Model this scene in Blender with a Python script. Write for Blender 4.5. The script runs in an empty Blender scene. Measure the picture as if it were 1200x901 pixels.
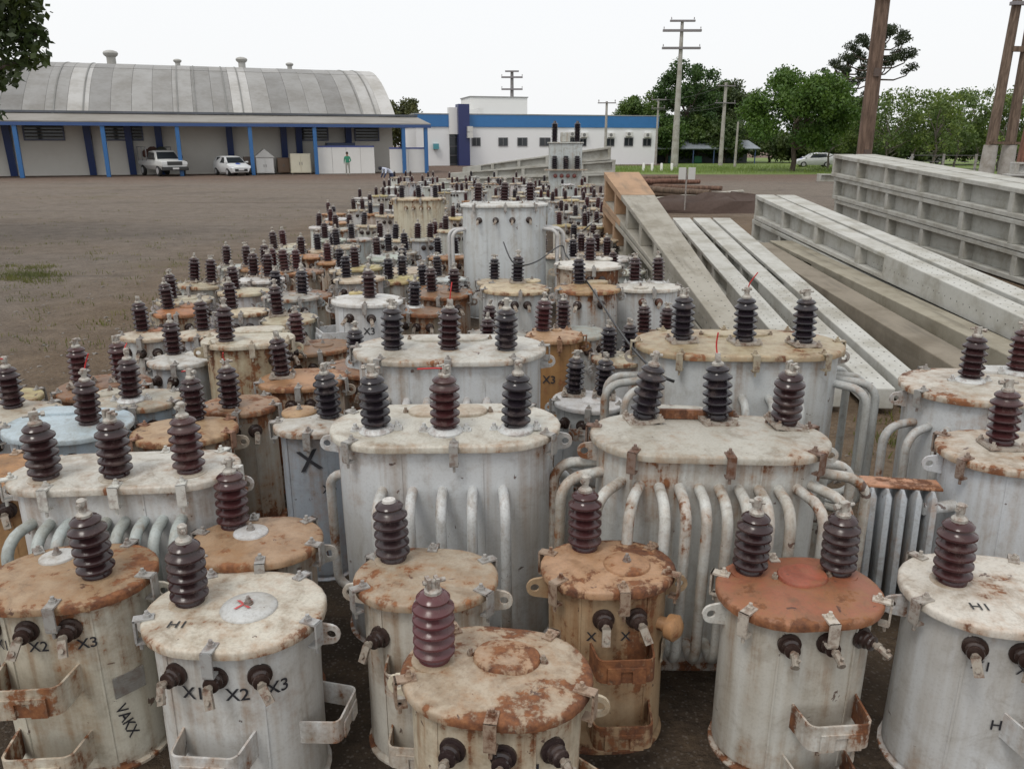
import bpy, bmesh, math, random
import numpy as np
from mathutils import Vector, Matrix
R = math.radians
random.seed(7)
scene = bpy.context.scene
C = scene.collection

# ---------------------------------------------------------------- camera
H, FPX, YH, CX, CY = 2.4, 935.0, 169.0, 600.0, 450.5
PITCH = math.atan((CY - YH) / FPX)
SP, CP = math.sin(PITCH), math.cos(PITCH)
cam = bpy.data.objects.new('camera', bpy.data.cameras.new('camera'))
C.objects.link(cam)
cam.location = (0, 0, H)
cam.rotation_euler = (math.pi / 2 - PITCH, 0, 0)
cam.data.sensor_width = 36.0
cam.data.lens = FPX / 1200 * 36.0
cam.data.clip_end = 2000
cam.data.clip_start = 0.05
scene.camera = cam

# ---------------------------------------------------------------- world, sun, exposure
SUN_EL, SUN_AZ = R(58), R(215)          # azimuth clockwise from +Y: behind the camera, to its left
world = bpy.data.worlds.new('World')
scene.world = world
world.use_nodes = True
nt = world.node_tree
nt.nodes.clear()
wo = nt.nodes.new('ShaderNodeOutputWorld')
bg = nt.nodes.new('ShaderNodeBackground')
sky = nt.nodes.new('ShaderNodeTexSky')
sky.sky_type = 'NISHITA'
sky.sun_disc = False
sky.sun_elevation = SUN_EL
sky.sun_rotation = SUN_AZ
sky.air_density = 1.0
sky.dust_density = 6.0
sc_ = nt.nodes.new('ShaderNodeVectorMath'); sc_.operation = 'SCALE'; sc_.inputs['Scale'].default_value = 0.1
mx = nt.nodes.new('ShaderNodeMix'); mx.data_type = 'RGBA'
mx.inputs[0].default_value = 0.86
mx.inputs[7].default_value = (1.08, 1.09, 1.10, 1)
nt.links.new(sky.outputs[0], sc_.inputs[0])
nt.links.new(sc_.outputs[0], mx.inputs[6])
nt.links.new(mx.outputs[2], bg.inputs[0])
bg.inputs[1].default_value = 1.0
nt.links.new(bg.outputs[0], wo.inputs[0])
sun = bpy.data.objects.new('sun', bpy.data.lights.new('sun', 'SUN'))
C.objects.link(sun)
sun.data.energy = 1.1
sun.data.angle = R(18)
sun.data.color = (1.0, 0.96, 0.9)
sdir = Vector((math.sin(SUN_AZ) * math.cos(SUN_EL), math.cos(SUN_AZ) * math.cos(SUN_EL), math.sin(SUN_EL)))
sun.rotation_euler = sdir.to_track_quat('Z', 'Y').to_euler()
scene.view_settings.view_transform = 'Standard'
scene.view_settings.look = 'None'
scene.view_settings.exposure = 0.0
scene.view_settings.gamma = 1.0

# ---------------------------------------------------------------- helpers
def ray(x, y):
    u = (x - CX) / FPX; v = (CY - y) / FPX
    return Vector((u, CP + v * SP, -SP + v * CP))
def P(x, y, z):                       # pixel of the photograph -> point at height z
    d = ray(x, y); t = (z - H) / d.z
    return Vector((d.x * t, d.y * t, z))
def depth(x, y, z):
    return (z - H) / ray(x, y).z
def PY(x, y, Y):                      # pixel -> point at distance Y
    d = ray(x, y); t = Y / d.y
    return Vector((d.x * t, Y, H + d.z * t))

def mesh_from(name, verts, faces, smooth=None):
    me = bpy.data.meshes.new(name)
    me.from_pydata([tuple(v) for v in verts], [], faces)
    bm = bmesh.new(); bm.from_mesh(me)
    bmesh.ops.recalc_face_normals(bm, faces=bm.faces)
    bm.to_mesh(me); bm.free()
    if smooth is not None:
        for p in me.polygons: p.use_smooth = True
        me.set_sharp_from_angle(angle=R(smooth))
    me.update()
    return me

class MB:
    def __init__(s): s.v = []; s.f = []
    def box(s, x0, x1, y0, y1, z0, z1, M=None):
        n = len(s.v)
        for z in (z0, z1):
            for (x, y) in ((x0, y0), (x1, y0), (x1, y1), (x0, y1)):
                p = Vector((x, y, z)); s.v.append(M @ p if M else p)
        for q in ((0, 3, 2, 1), (4, 5, 6, 7), (0, 1, 5, 4), (1, 2, 6, 5), (2, 3, 7, 6), (3, 0, 4, 7)):
            s.f.append(tuple(n + i for i in q))
        return s
    def hexa(s, pts):                 # 8 points: bottom 4, top 4
        n = len(s.v); s.v += [Vector(p) for p in pts]
        for q in ((0, 3, 2, 1), (4, 5, 6, 7), (0, 1, 5, 4), (1, 2, 6, 5), (2, 3, 7, 6), (3, 0, 4, 7)):
            s.f.append(tuple(n + i for i in q))
        return s
    def loft(s, rings, cap0=True, cap1=True, closed=True):
        n = len(s.v); k = len(rings[0])
        for r in rings: s.v += [Vector(p) for p in r]
        for i in range(len(rings) - 1):
            for j in range(k if closed else k - 1):
                a = n + i * k + j; b = n + i * k + (j + 1) % k
                s.f.append((a, b, b + k, a + k))
        if cap0: s.f.append(tuple(n + j for j in reversed(range(k))))
        if cap1: s.f.append(tuple(n + (len(rings) - 1) * k + j for j in range(k)))
        return s
    def lathe(s, prof, seg=16, M=None):
        rings = []
        for (r, z) in prof:
            ring = []
            for j in range(seg):
                a = 2 * math.pi * j / seg
                p = Vector((r * math.cos(a), r * math.sin(a), z)); ring.append(M @ p if M else p)
            rings.append(ring)
        return s.loft(rings)
    def cyl(s, a, b, r, seg=10, r2=None):
        a = Vector(a); b = Vector(b)
        q = (b - a).to_track_quat('Z', 'Y').to_matrix().to_4x4(); q.translation = a
        return s.lathe([(r, 0), (r if r2 is None else r2, (b - a).length)], seg, q)
    def tube(s, pts, r, seg=8, rads=None):
        pts = [Vector(p) for p in pts]
        rings = []
        up = None
        for i, p in enumerate(pts):
            d = (pts[min(i + 1, len(pts) - 1)] - pts[max(i - 1, 0)]).normalized()
            if up is None:
                up = Vector((0, 0, 1)) if abs(d.z) < .9 else Vector((1, 0, 0))
            sx = d.cross(up).normalized(); up = sx.cross(d).normalized()
            rr = rads[i] if rads else r
            rings.append([p + sx * rr * math.cos(2 * math.pi * j / seg) + up * rr * math.sin(2 * math.pi * j / seg) for j in range(seg)])
        return s.loft(rings)
    def mesh(s, name, smooth=None): return mesh_from(name, s.v, s.f, smooth)

def add(name, me, mat, parent=None, loc=(0, 0, 0), rot=(0, 0, 0), color=None, scale=None):
    o = bpy.data.objects.new(name, me)
    C.objects.link(o)
    if mat is not None:
        if len(me.materials) == 0: me.materials.append(mat)
        elif me.materials[0] != mat:
            o.material_slots[0].link = 'OBJECT'; o.material_slots[0].material = mat
    o.parent = parent
    o.location = loc; o.rotation_euler = rot
    if color is not None: o.color = color
    if scale is not None: o.scale = (scale,) * 3 if not hasattr(scale, '__len__') else scale
    return o
def tag(o, label, cat, group=None):
    o['label'] = label; o['category'] = cat
    if group: o['group'] = group
    return o
def struct(o): o['kind'] = 'structure'; return o
def stuff(o): o['kind'] = 'stuff'; return o
def empty(name, loc=(0, 0, 0), rz=0):
    o = bpy.data.objects.new(name, None); C.objects.link(o)
    o.empty_display_size = .1
    o.location = loc; o.rotation_euler = (0, 0, rz)
    return o
def bevel(o, w, seg=2, ang=35):
    m = o.modifiers.new('bevel', 'BEVEL'); m.width = w; m.segments = seg; m.limit_method = 'ANGLE'; m.angle_limit = R(ang)
    return o

# ---------------------------------------------------------------- materials
class NT:
    def __init__(s, name):
        s.m = bpy.data.materials.new(name); s.m.use_nodes = True
        s.t = s.m.node_tree; s.t.nodes.clear()
        s.out = s.t.nodes.new('ShaderNodeOutputMaterial')
        s.b = s.t.nodes.new('ShaderNodeBsdfPrincipled')
        s.t.links.new(s.b.outputs[0], s.out.inputs[0])
    def n(s, typ, **kw):
        o = s.t.nodes.new(typ)
        for k, v in kw.items(): setattr(o, k, v)
        return o
    def l(s, a, b): s.t.links.new(a, b)
    def put(s, sock, v):
        if hasattr(v, 'is_linked') or hasattr(v, 'links'): s.l(v, sock)
        else: sock.default_value = v
    def noise(s, vec, scale, detail=5, rough=.6, dist=0.0):
        o = s.n('ShaderNodeTexNoise'); o.inputs['Scale'].default_value = scale
        o.inputs['Detail'].default_value = detail; o.inputs['Roughness'].default_value = rough
        o.inputs['Distortion'].default_value = dist
        if vec is not None: s.l(vec, o.inputs['Vector'])
        return o.outputs[0]
    def math(s, op, a, b=0.0, c=None, clamp=False):
        o = s.n('ShaderNodeMath', operation=op, use_clamp=clamp)
        s.put(o.inputs[0], a); s.put(o.inputs[1], b)
        if c is not None: s.put(o.inputs[2], c)
        return o.outputs[0]
    def step(s, v, lo, hi):
        o = s.n('ShaderNodeMapRange', interpolation_type='SMOOTHSTEP')
        s.put(o.inputs[0], v); s.put(o.inputs[1], lo); s.put(o.inputs[2], hi)
        return o.outputs[0]
    def mix(s, f, a, b, mode='MIX'):
        o = s.n('ShaderNodeMix', data_type='RGBA', blend_type=mode)
        s.put(o.inputs[0], f); s.put(o.inputs[6], a); s.put(o.inputs[7], b)
        return o.outputs[2]
    def ramp(s, v, stops):
        o = s.n('ShaderNodeValToRGB'); e = o.color_ramp.elements
        while len(e) < len(stops): e.new(.5)
        for i, (p, c) in enumerate(stops): e[i].position = p; e[i].color = (*c, 1)
        s.put(o.inputs[0], v); return o.outputs[0]
    def bump(s, h, strength=.3, dist=.01):
        o = s.n('ShaderNodeBump'); o.inputs['Strength'].default_value = strength; o.inputs['Distance'].default_value = dist
        s.l(h, o.inputs['Height']); s.l(o.outputs[0], s.b.inputs['Normal'])
    def coords(s, scale=(1, 1, 1), rnd=True, kind='Object'):
        tc = s.n('ShaderNodeTexCoord'); v = tc.outputs[kind]
        if rnd:
            oi = s.n('ShaderNodeObjectInfo'); cm = s.n('ShaderNodeVectorMath', operation='MULTIPLY_ADD')
            cm.inputs[1].default_value = (1, 1, 1)
            k = s.n('ShaderNodeVectorMath', operation='SCALE'); k.inputs[0].default_value = (31.7, 17.3, 11.1)
            s.l(oi.outputs['Random'], k.inputs['Scale']); s.l(v, cm.inputs[0]); s.l(k.outputs[0], cm.inputs[2])
            v = cm.outputs[0]
        if scale != (1, 1, 1):
            mp = s.n('ShaderNodeVectorMath', operation='MULTIPLY'); mp.inputs[1].default_value = scale
            s.l(v, mp.inputs[0]); v = mp.outputs[0]
        return v

def painted_steel(kind='part'):
    t = NT('painted_steel_' + kind)
    oi = t.n('ShaderNodeObjectInfo'); col, al = oi.outputs['Color'], oi.outputs['Alpha']
    v = t.coords(); vs = t.coords((15, 15, .7))
    n1 = t.noise(v, 3.2, 8, .68); n2 = t.noise(v, 26, 6, .7); ns = t.noise(vs, 1.0, 5, .6)
    n3 = t.noise(v, 1.3, 4, .6); n4 = t.noise(v, 11, 5, .62, .6); nf = t.noise(v, 90, 3, .6); n5 = t.noise(v, 5.5, 7, .7, 1.2)
    m = t.math('ADD', t.math('MULTIPLY', n1, .5), t.math('ADD', t.math('MULTIPLY', ns, .3), t.math('MULTIPLY', n2, .2)))
    tc = t.n('ShaderNodeTexCoord'); g = t.n('ShaderNodeSeparateXYZ'); t.l(tc.outputs['Generated'], g.inputs[0])
    run = None
    if kind == 'tank':                 # rust creeps from the top flange and the foot, and runs down in streaks
        top = t.step(g.outputs[2], .80, 1.0); foot = t.step(g.outputs[2], .10, .0)
        m = t.math('ADD', m, t.math('ADD', t.math('MULTIPLY', top, .06), t.math('MULTIPLY', foot, .09)))
        run = t.math('MULTIPLY', t.step(t.math('ADD', ns, t.math('MULTIPLY', t.step(g.outputs[2], .2, 1.0), .14)), .64, .78), t.math('MULTIPLY_ADD', al, 1.5, -.12), clamp=True)
    if kind == 'lid':                  # rust along the rim
        dx = t.math('ABSOLUTE', t.math('MULTIPLY_ADD', g.outputs[0], 2.0, -1.0)); dy = t.math('ABSOLUTE', t.math('MULTIPLY_ADD', g.outputs[1], 2.0, -1.0))
        d = t.math('POWER', t.math('ADD', t.math('POWER', dx, 2.6), t.math('POWER', dy, 2.6)), .385)
        m = t.math('ADD', m, t.math('MULTIPLY', t.step(d, .82, 1.0), .05))
    th = t.math('MULTIPLY_ADD', al, -.30, .69)
    rust = t.step(m, t.math('SUBTRACT', th, .01), t.math('ADD', th, .035))
    halo = t.math('MULTIPLY', t.step(m, t.math('SUBTRACT', th, .12), t.math('ADD', th, .04)), .6)
    spot = t.math('MULTIPLY', t.step(n4, t.math('MULTIPLY_ADD', al, -.08, .70), t.math('MULTIPLY_ADD', al, -.08, .72)), .85)
    rc = t.ramp(t.math('MULTIPLY_ADD', n2, .7, t.math('MULTIPLY', n3, .35)),
                [(.28, (.022, .011, .008)), (.45, (.095, .036, .017)), (.6, (.21, .082, .032)), (.75, (.33, .155, .065))])
    dirt = t.math('MULTIPLY', t.step(t.math('ADD', t.math('MULTIPLY', n3, .6), t.math('MULTIPLY', ns, .45)), .42, .72), .62)
    base = t.mix(dirt, col, t.mix(1.0, col, (.56, .47, .36, 1), 'MULTIPLY'))
    base = t.mix(t.math('MULTIPLY', t.step(n5, .50, .70), .30 if kind == 'tank' else .55), base, t.mix(1.0, base, (.42, .34, .26, 1), 'MULTIPLY'))
    base = t.mix(t.math('MULTIPLY', t.step(nf, .45, .75), .14 if kind == 'tank' else .28), base, (.11, .09, .07, 1))
    base = t.mix(halo, base, t.mix(t.step(n5, .4, .6), (.30, .155, .065, 1), (.20, .12, .065, 1)))
    if run is not None: base = t.mix(t.math('MULTIPLY', run, .75), base, t.mix(n2, (.30, .14, .05, 1), (.14, .07, .035, 1)))
    base = t.mix(spot, base, t.ramp(n2, [(.35, (.04, .018, .015)), (.65, (.11, .05, .034))]))
    base = t.mix(rust, base, rc)
    t.l(base, t.b.inputs['Base Color'])
    rg = t.math('MULTIPLY_ADD', rust, .32, t.math('MULTIPLY_ADD', nf, .15, .42))
    t.l(rg, t.b.inputs['Roughness'])
    h = t.math('ADD', t.math('MULTIPLY', rust, .35), t.math('ADD', t.math('MULTIPLY', n1, .8), t.math('MULTIPLY', nf, .25)))
    t.bump(h, .35, .006)
    return t.m
def porcelain():
    t = NT('porcelain')
    oi = t.n('ShaderNodeObjectInfo'); v = t.coords()
    d = t.step(t.noise(v, 9, 6, .65), .45, .8)
    t.l(t.mix(t.math('MULTIPLY', d, .5), oi.outputs['Color'], (.13, .09, .075, 1)), t.b.inputs['Base Color'])
    t.l(t.math('MULTIPLY_ADD', d, .4, .16), t.b.inputs['Roughness'])
    t.bump(t.noise(v, 14, 3), .12, .004)
    return t.m
def old_metal():
    t = NT('weathered_metal')
    oi = t.n('ShaderNodeObjectInfo'); v = t.coords()
    n = t.noise(v, 24, 6, .7)
    t.l(t.mix(t.math('MULTIPLY', t.step(n, .44, .66), t.math('MINIMUM', oi.outputs['Alpha'], 1.0)), oi.outputs['Color'], (.13, .055, .028, 1)), t.b.inputs['Base Color'])
    t.b.inputs['Metallic'].default_value = .25
    t.l(t.math('MULTIPLY_ADD', n, .4, .35), t.b.inputs['Roughness'])
    t.bump(n, .4, .004)
    return t.m
def concrete():
    t = NT('cast_concrete')
    oi = t.n('ShaderNodeObjectInfo'); v = t.coords()
    n1 = t.noise(v, 1.6, 8, .7); n2 = t.noise(v, 18, 6, .7); n3 = t.noise(t.coords((.5, 6, 6)), 1.0, 5, .6)
    vo = t.n('ShaderNodeTexVoronoi'); vo.inputs['Scale'].default_value = 60; t.l(v, vo.inputs['Vector'])
    pit = t.step(vo.outputs['Distance'], .16, .08)
    c = t.mix(t.math('MULTIPLY', t.step(n1, .40, .70), .75), oi.outputs['Color'], t.mix(1.0, oi.outputs['Color'], (.50, .46, .38, 1), 'MULTIPLY'))
    c = t.mix(t.math('MULTIPLY', t.step(n3, .5, .75), t.math('MULTIPLY', oi.outputs['Alpha'], .7)), c, (.10, .085, .06, 1))
    c = t.mix(t.math('MULTIPLY', n2, .28), c, (.2, .19, .17, 1))
    c = t.mix(t.math('MULTIPLY', pit, t.step(n2, .5, .62)), c, (.09, .085, .075, 1))
    t.l(c, t.b.inputs['Base Color']); t.b.inputs['Roughness'].default_value = .9
    t.bump(t.math('ADD', n2, t.math('MULTIPLY', pit, -.5)), .4, .006)
    return t.m
def plain(name, rough=.6, metal=0.0, var=.25, nscale=3.0, darkc=(.4, .36, .3), bump=.0, streak=False, spec=.5):
    t = NT(name)
    oi = t.n('ShaderNodeObjectInfo'); v = t.coords()
    n = t.noise(t.coords((6, 6, .6)) if streak else v, 1.0 if streak else nscale, 6, .65)
    n2 = t.noise(v, nscale * 9, 4, .6)
    f = t.math('MULTIPLY', t.step(t.math('MULTIPLY_ADD', n2, .25, t.math('MULTIPLY', n, .8)), .38, .75), var)
    t.l(t.mix(f, oi.outputs['Color'], t.mix(1.0, oi.outputs['Color'], (*darkc, 1), 'MULTIPLY')), t.b.inputs['Base Color'])
    t.b.inputs['Roughness'].default_value = rough; t.b.inputs['Metallic'].default_value = metal
    t.b.inputs['Specular IOR Level'].default_value = spec
    if bump: t.bump(t.math('ADD', n, n2), bump, .02)
    return t.m
def ground_mat():
    t = NT('yard_soil')
    v = t.coords(rnd=False)
    n0 = t.noise(v, .05, 4, .6); n1 = t.noise(v, .22, 7, .66); n2 = t.noise(v, 2.2, 8, .72); n3 = t.noise(v, 17, 6, .75)
    vo = t.n('ShaderNodeTexVoronoi'); vo.inputs['Scale'].default_value = 16; t.l(v, vo.inputs['Vector'])
    vo2 = t.n('ShaderNodeTexVoronoi'); vo2.inputs['Scale'].default_value = 44; t.l(v, vo2.inputs['Vector'])
    sx = t.n('ShaderNodeSeparateXYZ'); t.l(v, sx.inputs[0])
    # gravel yard / tan soil beside the transformers / red earth by the hangar
    grav = t.ramp(t.math('MULTIPLY_ADD', n3, .5, t.math('MULTIPLY', n2, .55)), [(.3, (.07, .057, .047)), (.5, (.18, .149, .121)), (.68, (.26, .22, .183)), (.85, (.37, .325, .28))])
    tan = t.ramp(t.math('MULTIPLY_ADD', n3, .5, t.math('MULTIPLY', n2, .55)), [(.3, (.07, .048, .031)), (.52, (.17, .120, .077)), (.7, (.25, .185, .122)), (.88, (.34, .27, .19))])
    red = t.ramp(t.math('MULTIPLY_ADD', n3, .4, t.math('MULTIPLY', n2, .6)), [(.3, (.075, .04, .028)), (.55, (.15, .085, .06)), (.8, (.22, .145, .11))])
    near = t.step(t.math('ADD', sx.outputs[0], t.math('MULTIPLY', n1, 5.0)), -6.3, -1.6)
    far = t.step(t.math('ADD', sx.outputs[1], t.math('MULTIPLY', n1, 22.0)), 46, 34)
    c = t.mix(t.math('MULTIPLY', near, far), grav, tan)
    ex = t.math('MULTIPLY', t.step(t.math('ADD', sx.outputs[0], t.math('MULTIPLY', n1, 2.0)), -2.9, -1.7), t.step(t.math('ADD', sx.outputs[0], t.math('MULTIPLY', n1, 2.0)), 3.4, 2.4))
    gap_shade = t.math('MULTIPLY', ex, t.math('MULTIPLY', far, t.step(n2, .25, .55)))  # shade between and under the transformers, painted into the soil colour with noisy edges
    c = t.mix(t.math('MULTIPLY', gap_shade, .8), c, (.042, .032, .025, 1))
    tracks = t.step(t.noise(t.coords((.035, .35, 1), rnd=False), 1.0, 5, .6), .46, .66)
    c = t.mix(t.math('MULTIPLY', t.math('MULTIPLY', tracks, t.step(sx.outputs[0], -3.0, -5.0)), .6), c, t.mix(.65, tan, grav))
    rut = t.step(t.noise(t.coords((.06, .9, 1), rnd=False), 1.0, 6, .65, .3), .55, .72)
    c = t.mix(t.math('MULTIPLY', t.math('MULTIPLY', rut, t.step(sx.outputs[0], -3.0, -5.0)), .5), c, (.05, .041, .036, 1))
    rd = t.step(t.math('ADD', sx.outputs[1], t.math('MULTIPLY', n1, 16.0)), 57, 70)
    c = t.mix(t.math('MULTIPLY', rd, .55), c, red)
    moss = t.math('MULTIPLY', t.step(n1, .56, .70), t.step(n2, .42, .62))
    c = t.mix(t.math('MULTIPLY', moss, .6), c, (.085, .085, .035, 1))
    c = t.mix(t.math('MULTIPLY', t.step(n1, .5, .3), .35), c, (.05, .042, .037, 1))
    c = t.mix(t.math('MULTIPLY', t.step(vo2.outputs['Distance'], .34, .18), .35), c, (.26, .235, .21, 1))
    t.l(c, t.b.inputs['Base Color']); t.b.inputs['Roughness'].default_value = .95
    t.b.inputs['Specular IOR Level'].default_value = .25
    t.bump(t.math('ADD', t.math('MULTIPLY', vo.outputs['Distance'], -.6), t.math('ADD', n2, n3)), 1.0, .06)
    return t.m
def lawn_mat():
    t = NT('lawn_grass')
    v = t.coords(rnd=False); n1 = t.noise(v, .25, 6, .6); n2 = t.noise(v, 5, 6, .7)
    t.l(t.ramp(t.math('MULTIPLY_ADD', n2, .5, t.math('MULTIPLY', n1, .55)), [(.35, (.07, .10, .02)), (.55, (.14, .20, .04)), (.75, (.24, .28, .08))]), t.b.inputs['Base Color'])
    t.b.inputs['Roughness'].default_value = .9; t.bump(n2, .8, .1)
    return t.m
def leaf_mat():
    t = NT('foliage')
    oi = t.n('ShaderNodeObjectInfo'); v = t.coords(rnd=False)
    n = t.noise(v, .9, 4, .6); n2 = t.noise(v, 7, 3, .6)
    c = t.mix(t.math('MULTIPLY', t.step(n, .35, .7), .6), oi.outputs['Color'], t.mix(1.0, oi.outputs['Color'], (1.9, 1.5, .8, 1), 'MULTIPLY'))
    c = t.mix(t.math('MULTIPLY', t.step(n2, .4, .7), .45), c, t.mix(1.0, c, (.45, .5, .5, 1), 'MULTIPLY'))
    t.l(c, t.b.inputs['Base Color']); t.b.inputs['Roughness'].default_value = .55
    tr = t.n('ShaderNodeBsdfTranslucent'); t.l(c, tr.inputs[0])
    ms = t.n('ShaderNodeMixShader'); ms.inputs[0].default_value = .28
    t.l(t.b.outputs[0], ms.inputs[1]); t.l(tr.outputs[0], ms.inputs[2]); t.l(ms.outputs[0], t.out.inputs[0])
    return t.m
def bark_mat():
    t = NT('bark')
    oi = t.n('ShaderNodeObjectInfo'); n = t.noise(t.coords((9, 9, 1.2)), 1.0, 7, .7)
    t.l(t.mix(t.step(n, .35, .7), t.mix(1.0, oi.outputs['Color'], (.4, .38, .36, 1), 'MULTIPLY'), oi.outputs['Color']), t.b.inputs['Base Color'])
    t.b.inputs['Roughness'].default_value = .9; t.bump(n, .7, .03)
    return t.m
def glass_mat():
    t = NT('window_glass'); t.b.inputs['Base Color'].default_value = (.025, .03, .035, 1)
    t.b.inputs['Roughness'].default_value = .08
    return t.m
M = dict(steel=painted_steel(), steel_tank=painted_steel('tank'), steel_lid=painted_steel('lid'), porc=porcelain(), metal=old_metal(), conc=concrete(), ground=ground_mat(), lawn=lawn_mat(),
         leaf=leaf_mat(), bark=bark_mat(), glass=glass_mat(),
         wall=plain('plaster_wall', .85, 0, .3, .35, (.78, .75, .70), .08), clean=plain('fresh_plaster', .8, 0, .15, .4, (.88, .87, .85)), sheet=plain('roof_sheet_metal', .55, .0, .85, .3, (.60, .57, .52), .04),
         paint=plain('gloss_paint', .35, 0, .25, 2.0, (.7, .66, .6)), rubber=plain('rubber', .75, 0, .3, 6),
         wood=bark_mat(), cable=plain('cable_sheath', .5, 0, .15, 8), ink=plain('marker_paint', .7, 0, .4, 9, (2.2, 2.0, 1.9)),
         cloth=plain('cloth', .9, 0, .3, 5), skin=plain('skin', .6, 0, .1, 5), stone=plain('stone', .95, 0, .5, 9, (.5, .47, .43), .3))

# ================================================================ SETTING
def sheet(name, pts, z, mat):
    return add(name, mesh_from(name, [(x, y, z) for x, y in pts], [tuple(range(len(pts)))]), mat)
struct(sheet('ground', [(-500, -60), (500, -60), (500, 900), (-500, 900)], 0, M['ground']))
struct(sheet('lawn', [(4.5, 66), (9, 68), (20, 67.5), (36, 69), (70, 62), (120, 60), (160, 140), (40, 150), (22, 118), (17, 96), (8, 92)], .004, M['lawn']))
# small loose stones of the yard
rs = np.random.RandomState(3)
def scatter_mesh(name, pts, sizes, flat=.55):
    base = np.array([(1, 0, 0), (-.5, .87, 0), (-.5, -.87, 0), (.25, .43, .75), (-.6, 0, .7), (.3, -.5, .65)]) 
    fc = [(0, 1, 3), (1, 4, 3), (1, 2, 4), (2, 5, 4), (2, 0, 5), (0, 3, 5), (3, 4, 5)]
    V = []; Fc = []
    for i, (p, s) in enumerate(zip(pts, sizes)):
        a = rs.rand() * 6.28; c, sn = math.cos(a), math.sin(a)
        b = base * (s * (.7 + .6 * rs.rand(3))); b[:, 2] *= flat
        V.append(np.stack([b[:, 0] * c - b[:, 1] * sn + p[0], b[:, 0] * sn + b[:, 1] * c + p[1], b[:, 2] + p[2] - .002], 1))
        Fc += [tuple(6 * i + k for k in f) for f in fc]
    me = bpy.data.meshes.new(name); me.from_pydata(np.concatenate(V).tolist(), [], Fc)
    return me
pts = []
while len(pts) < 9500:
    y = 4.5 + 34 * rs.rand() ** 1.6; x = -3.0 - (1.0 + y * .62) * rs.rand()
    if rs.rand() < .35: x = -3 + 12 * rs.rand()
    pts.append((x, y, 0))
sz = .007 + .038 * rs.rand(len(pts)) ** 6
o = add('gravel', scatter_mesh('gravel', pts, sz), M['stone'], color=(.2, .18, .16, 1)); stuff(o)
tag(o, 'loose grey brown gravel strewn over the open dirt yard', 'gravel')
# grass tufts
def tuft_mesh(name, centres, hgt):
    V = []; Fc = []
    for (x, y, n, rad) in centres:
        for _ in range(n):
            a = rs.rand() * 6.28; r = rad * math.sqrt(rs.rand()); bx, by = x + r * math.cos(a) * 1.8, y + r * math.sin(a)
            h = hgt * (.5 + rs.rand()); t = rs.rand() * 6.28; w = .006; lx, ly = (rs.rand(2) - .5) * h
            k = len(V)
            V += [(bx - w * math.cos(t), by - w * math.sin(t), 0), (bx + w * math.cos(t), by + w * math.sin(t), 0), (bx + lx * .4 + w * .6 * math.cos(t), by + ly * .4 + w * .6 * math.sin(t), h * .6), (bx + lx, by + ly, h)]
            Fc += [(k, k + 1, k + 2), (k, k + 2, k + 3)]
    me = bpy.data.meshes.new(name); me.from_pydata(V, [], Fc); return me
cen = []
for i in range(34):
    p = P(34 + rs.randn() * 24, 322 + rs.randn() * 5, 0); cen.append((p.x, p.y, int(20 + 60 * rs.rand()), .10 + .16 * rs.rand()))
for i in range(420):
    p = P(rs.rand() * 380, 225 + rs.rand() * 190, 0)
    if p.x < -3.9: cen.append((p.x, p.y, 7, .10))
for i in range(40):
    p = P(1010 + rs.rand() * 90, 430 + rs.rand() * 120, 0); cen.append((p.x, p.y, 14, .08))
o = add('grass', tuft_mesh('grass', cen, .055), M['leaf'], color=(.115, .13, .04, 1)); stuff(o)
tag(o, 'sparse green grass tufts growing through the gravel yard', 'grass')
lc = []
for i in range(900):
    p = P(700 + rs.rand() * 300, 195 + rs.rand() * 9, 0)
    if p.y > 67: lc.append((p.x, p.y, 10, .5))
o = add('grass', tuft_mesh('lawn_blades', lc, .22), M['leaf'], color=(.12, .19, .035, 1)); stuff(o)
tag(o, 'bright green lawn blades in front of the trees', 'grass')

# ================================================================ TRANSFORMERS
def stad(L, r, z, n=14):
    out = []
    for i in range(n + 1):
        a = -math.pi / 2 + math.pi * i / n; out.append((L + r * math.cos(a), r * math.sin(a), z))
    for i in range(n + 1):
        a = math.pi / 2 + math.pi * i / n; out.append((-L + r * math.cos(a), r * math.sin(a), z))
    return out
def perim(L, r, s):                    # arc length s measured from the front centre towards +x -> x, y, outward angle
    tot = 4 * L + 2 * math.pi * r; s = s % tot
    if s <= L: return s, -r, -math.pi / 2
    s -= L
    if s <= math.pi * r: a = -math.pi / 2 + s / r; return L + r * math.cos(a), r * math.sin(a), a
    s -= math.pi * r
    if s <= 2 * L: return L - s, r, math.pi / 2
    s -= 2 * L
    if s <= math.pi * r: a = math.pi / 2 + s / r; return -L + r * math.cos(a), r * math.sin(a), a
    s -= math.pi * r
    return -L + s, -r, -math.pi / 2

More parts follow.
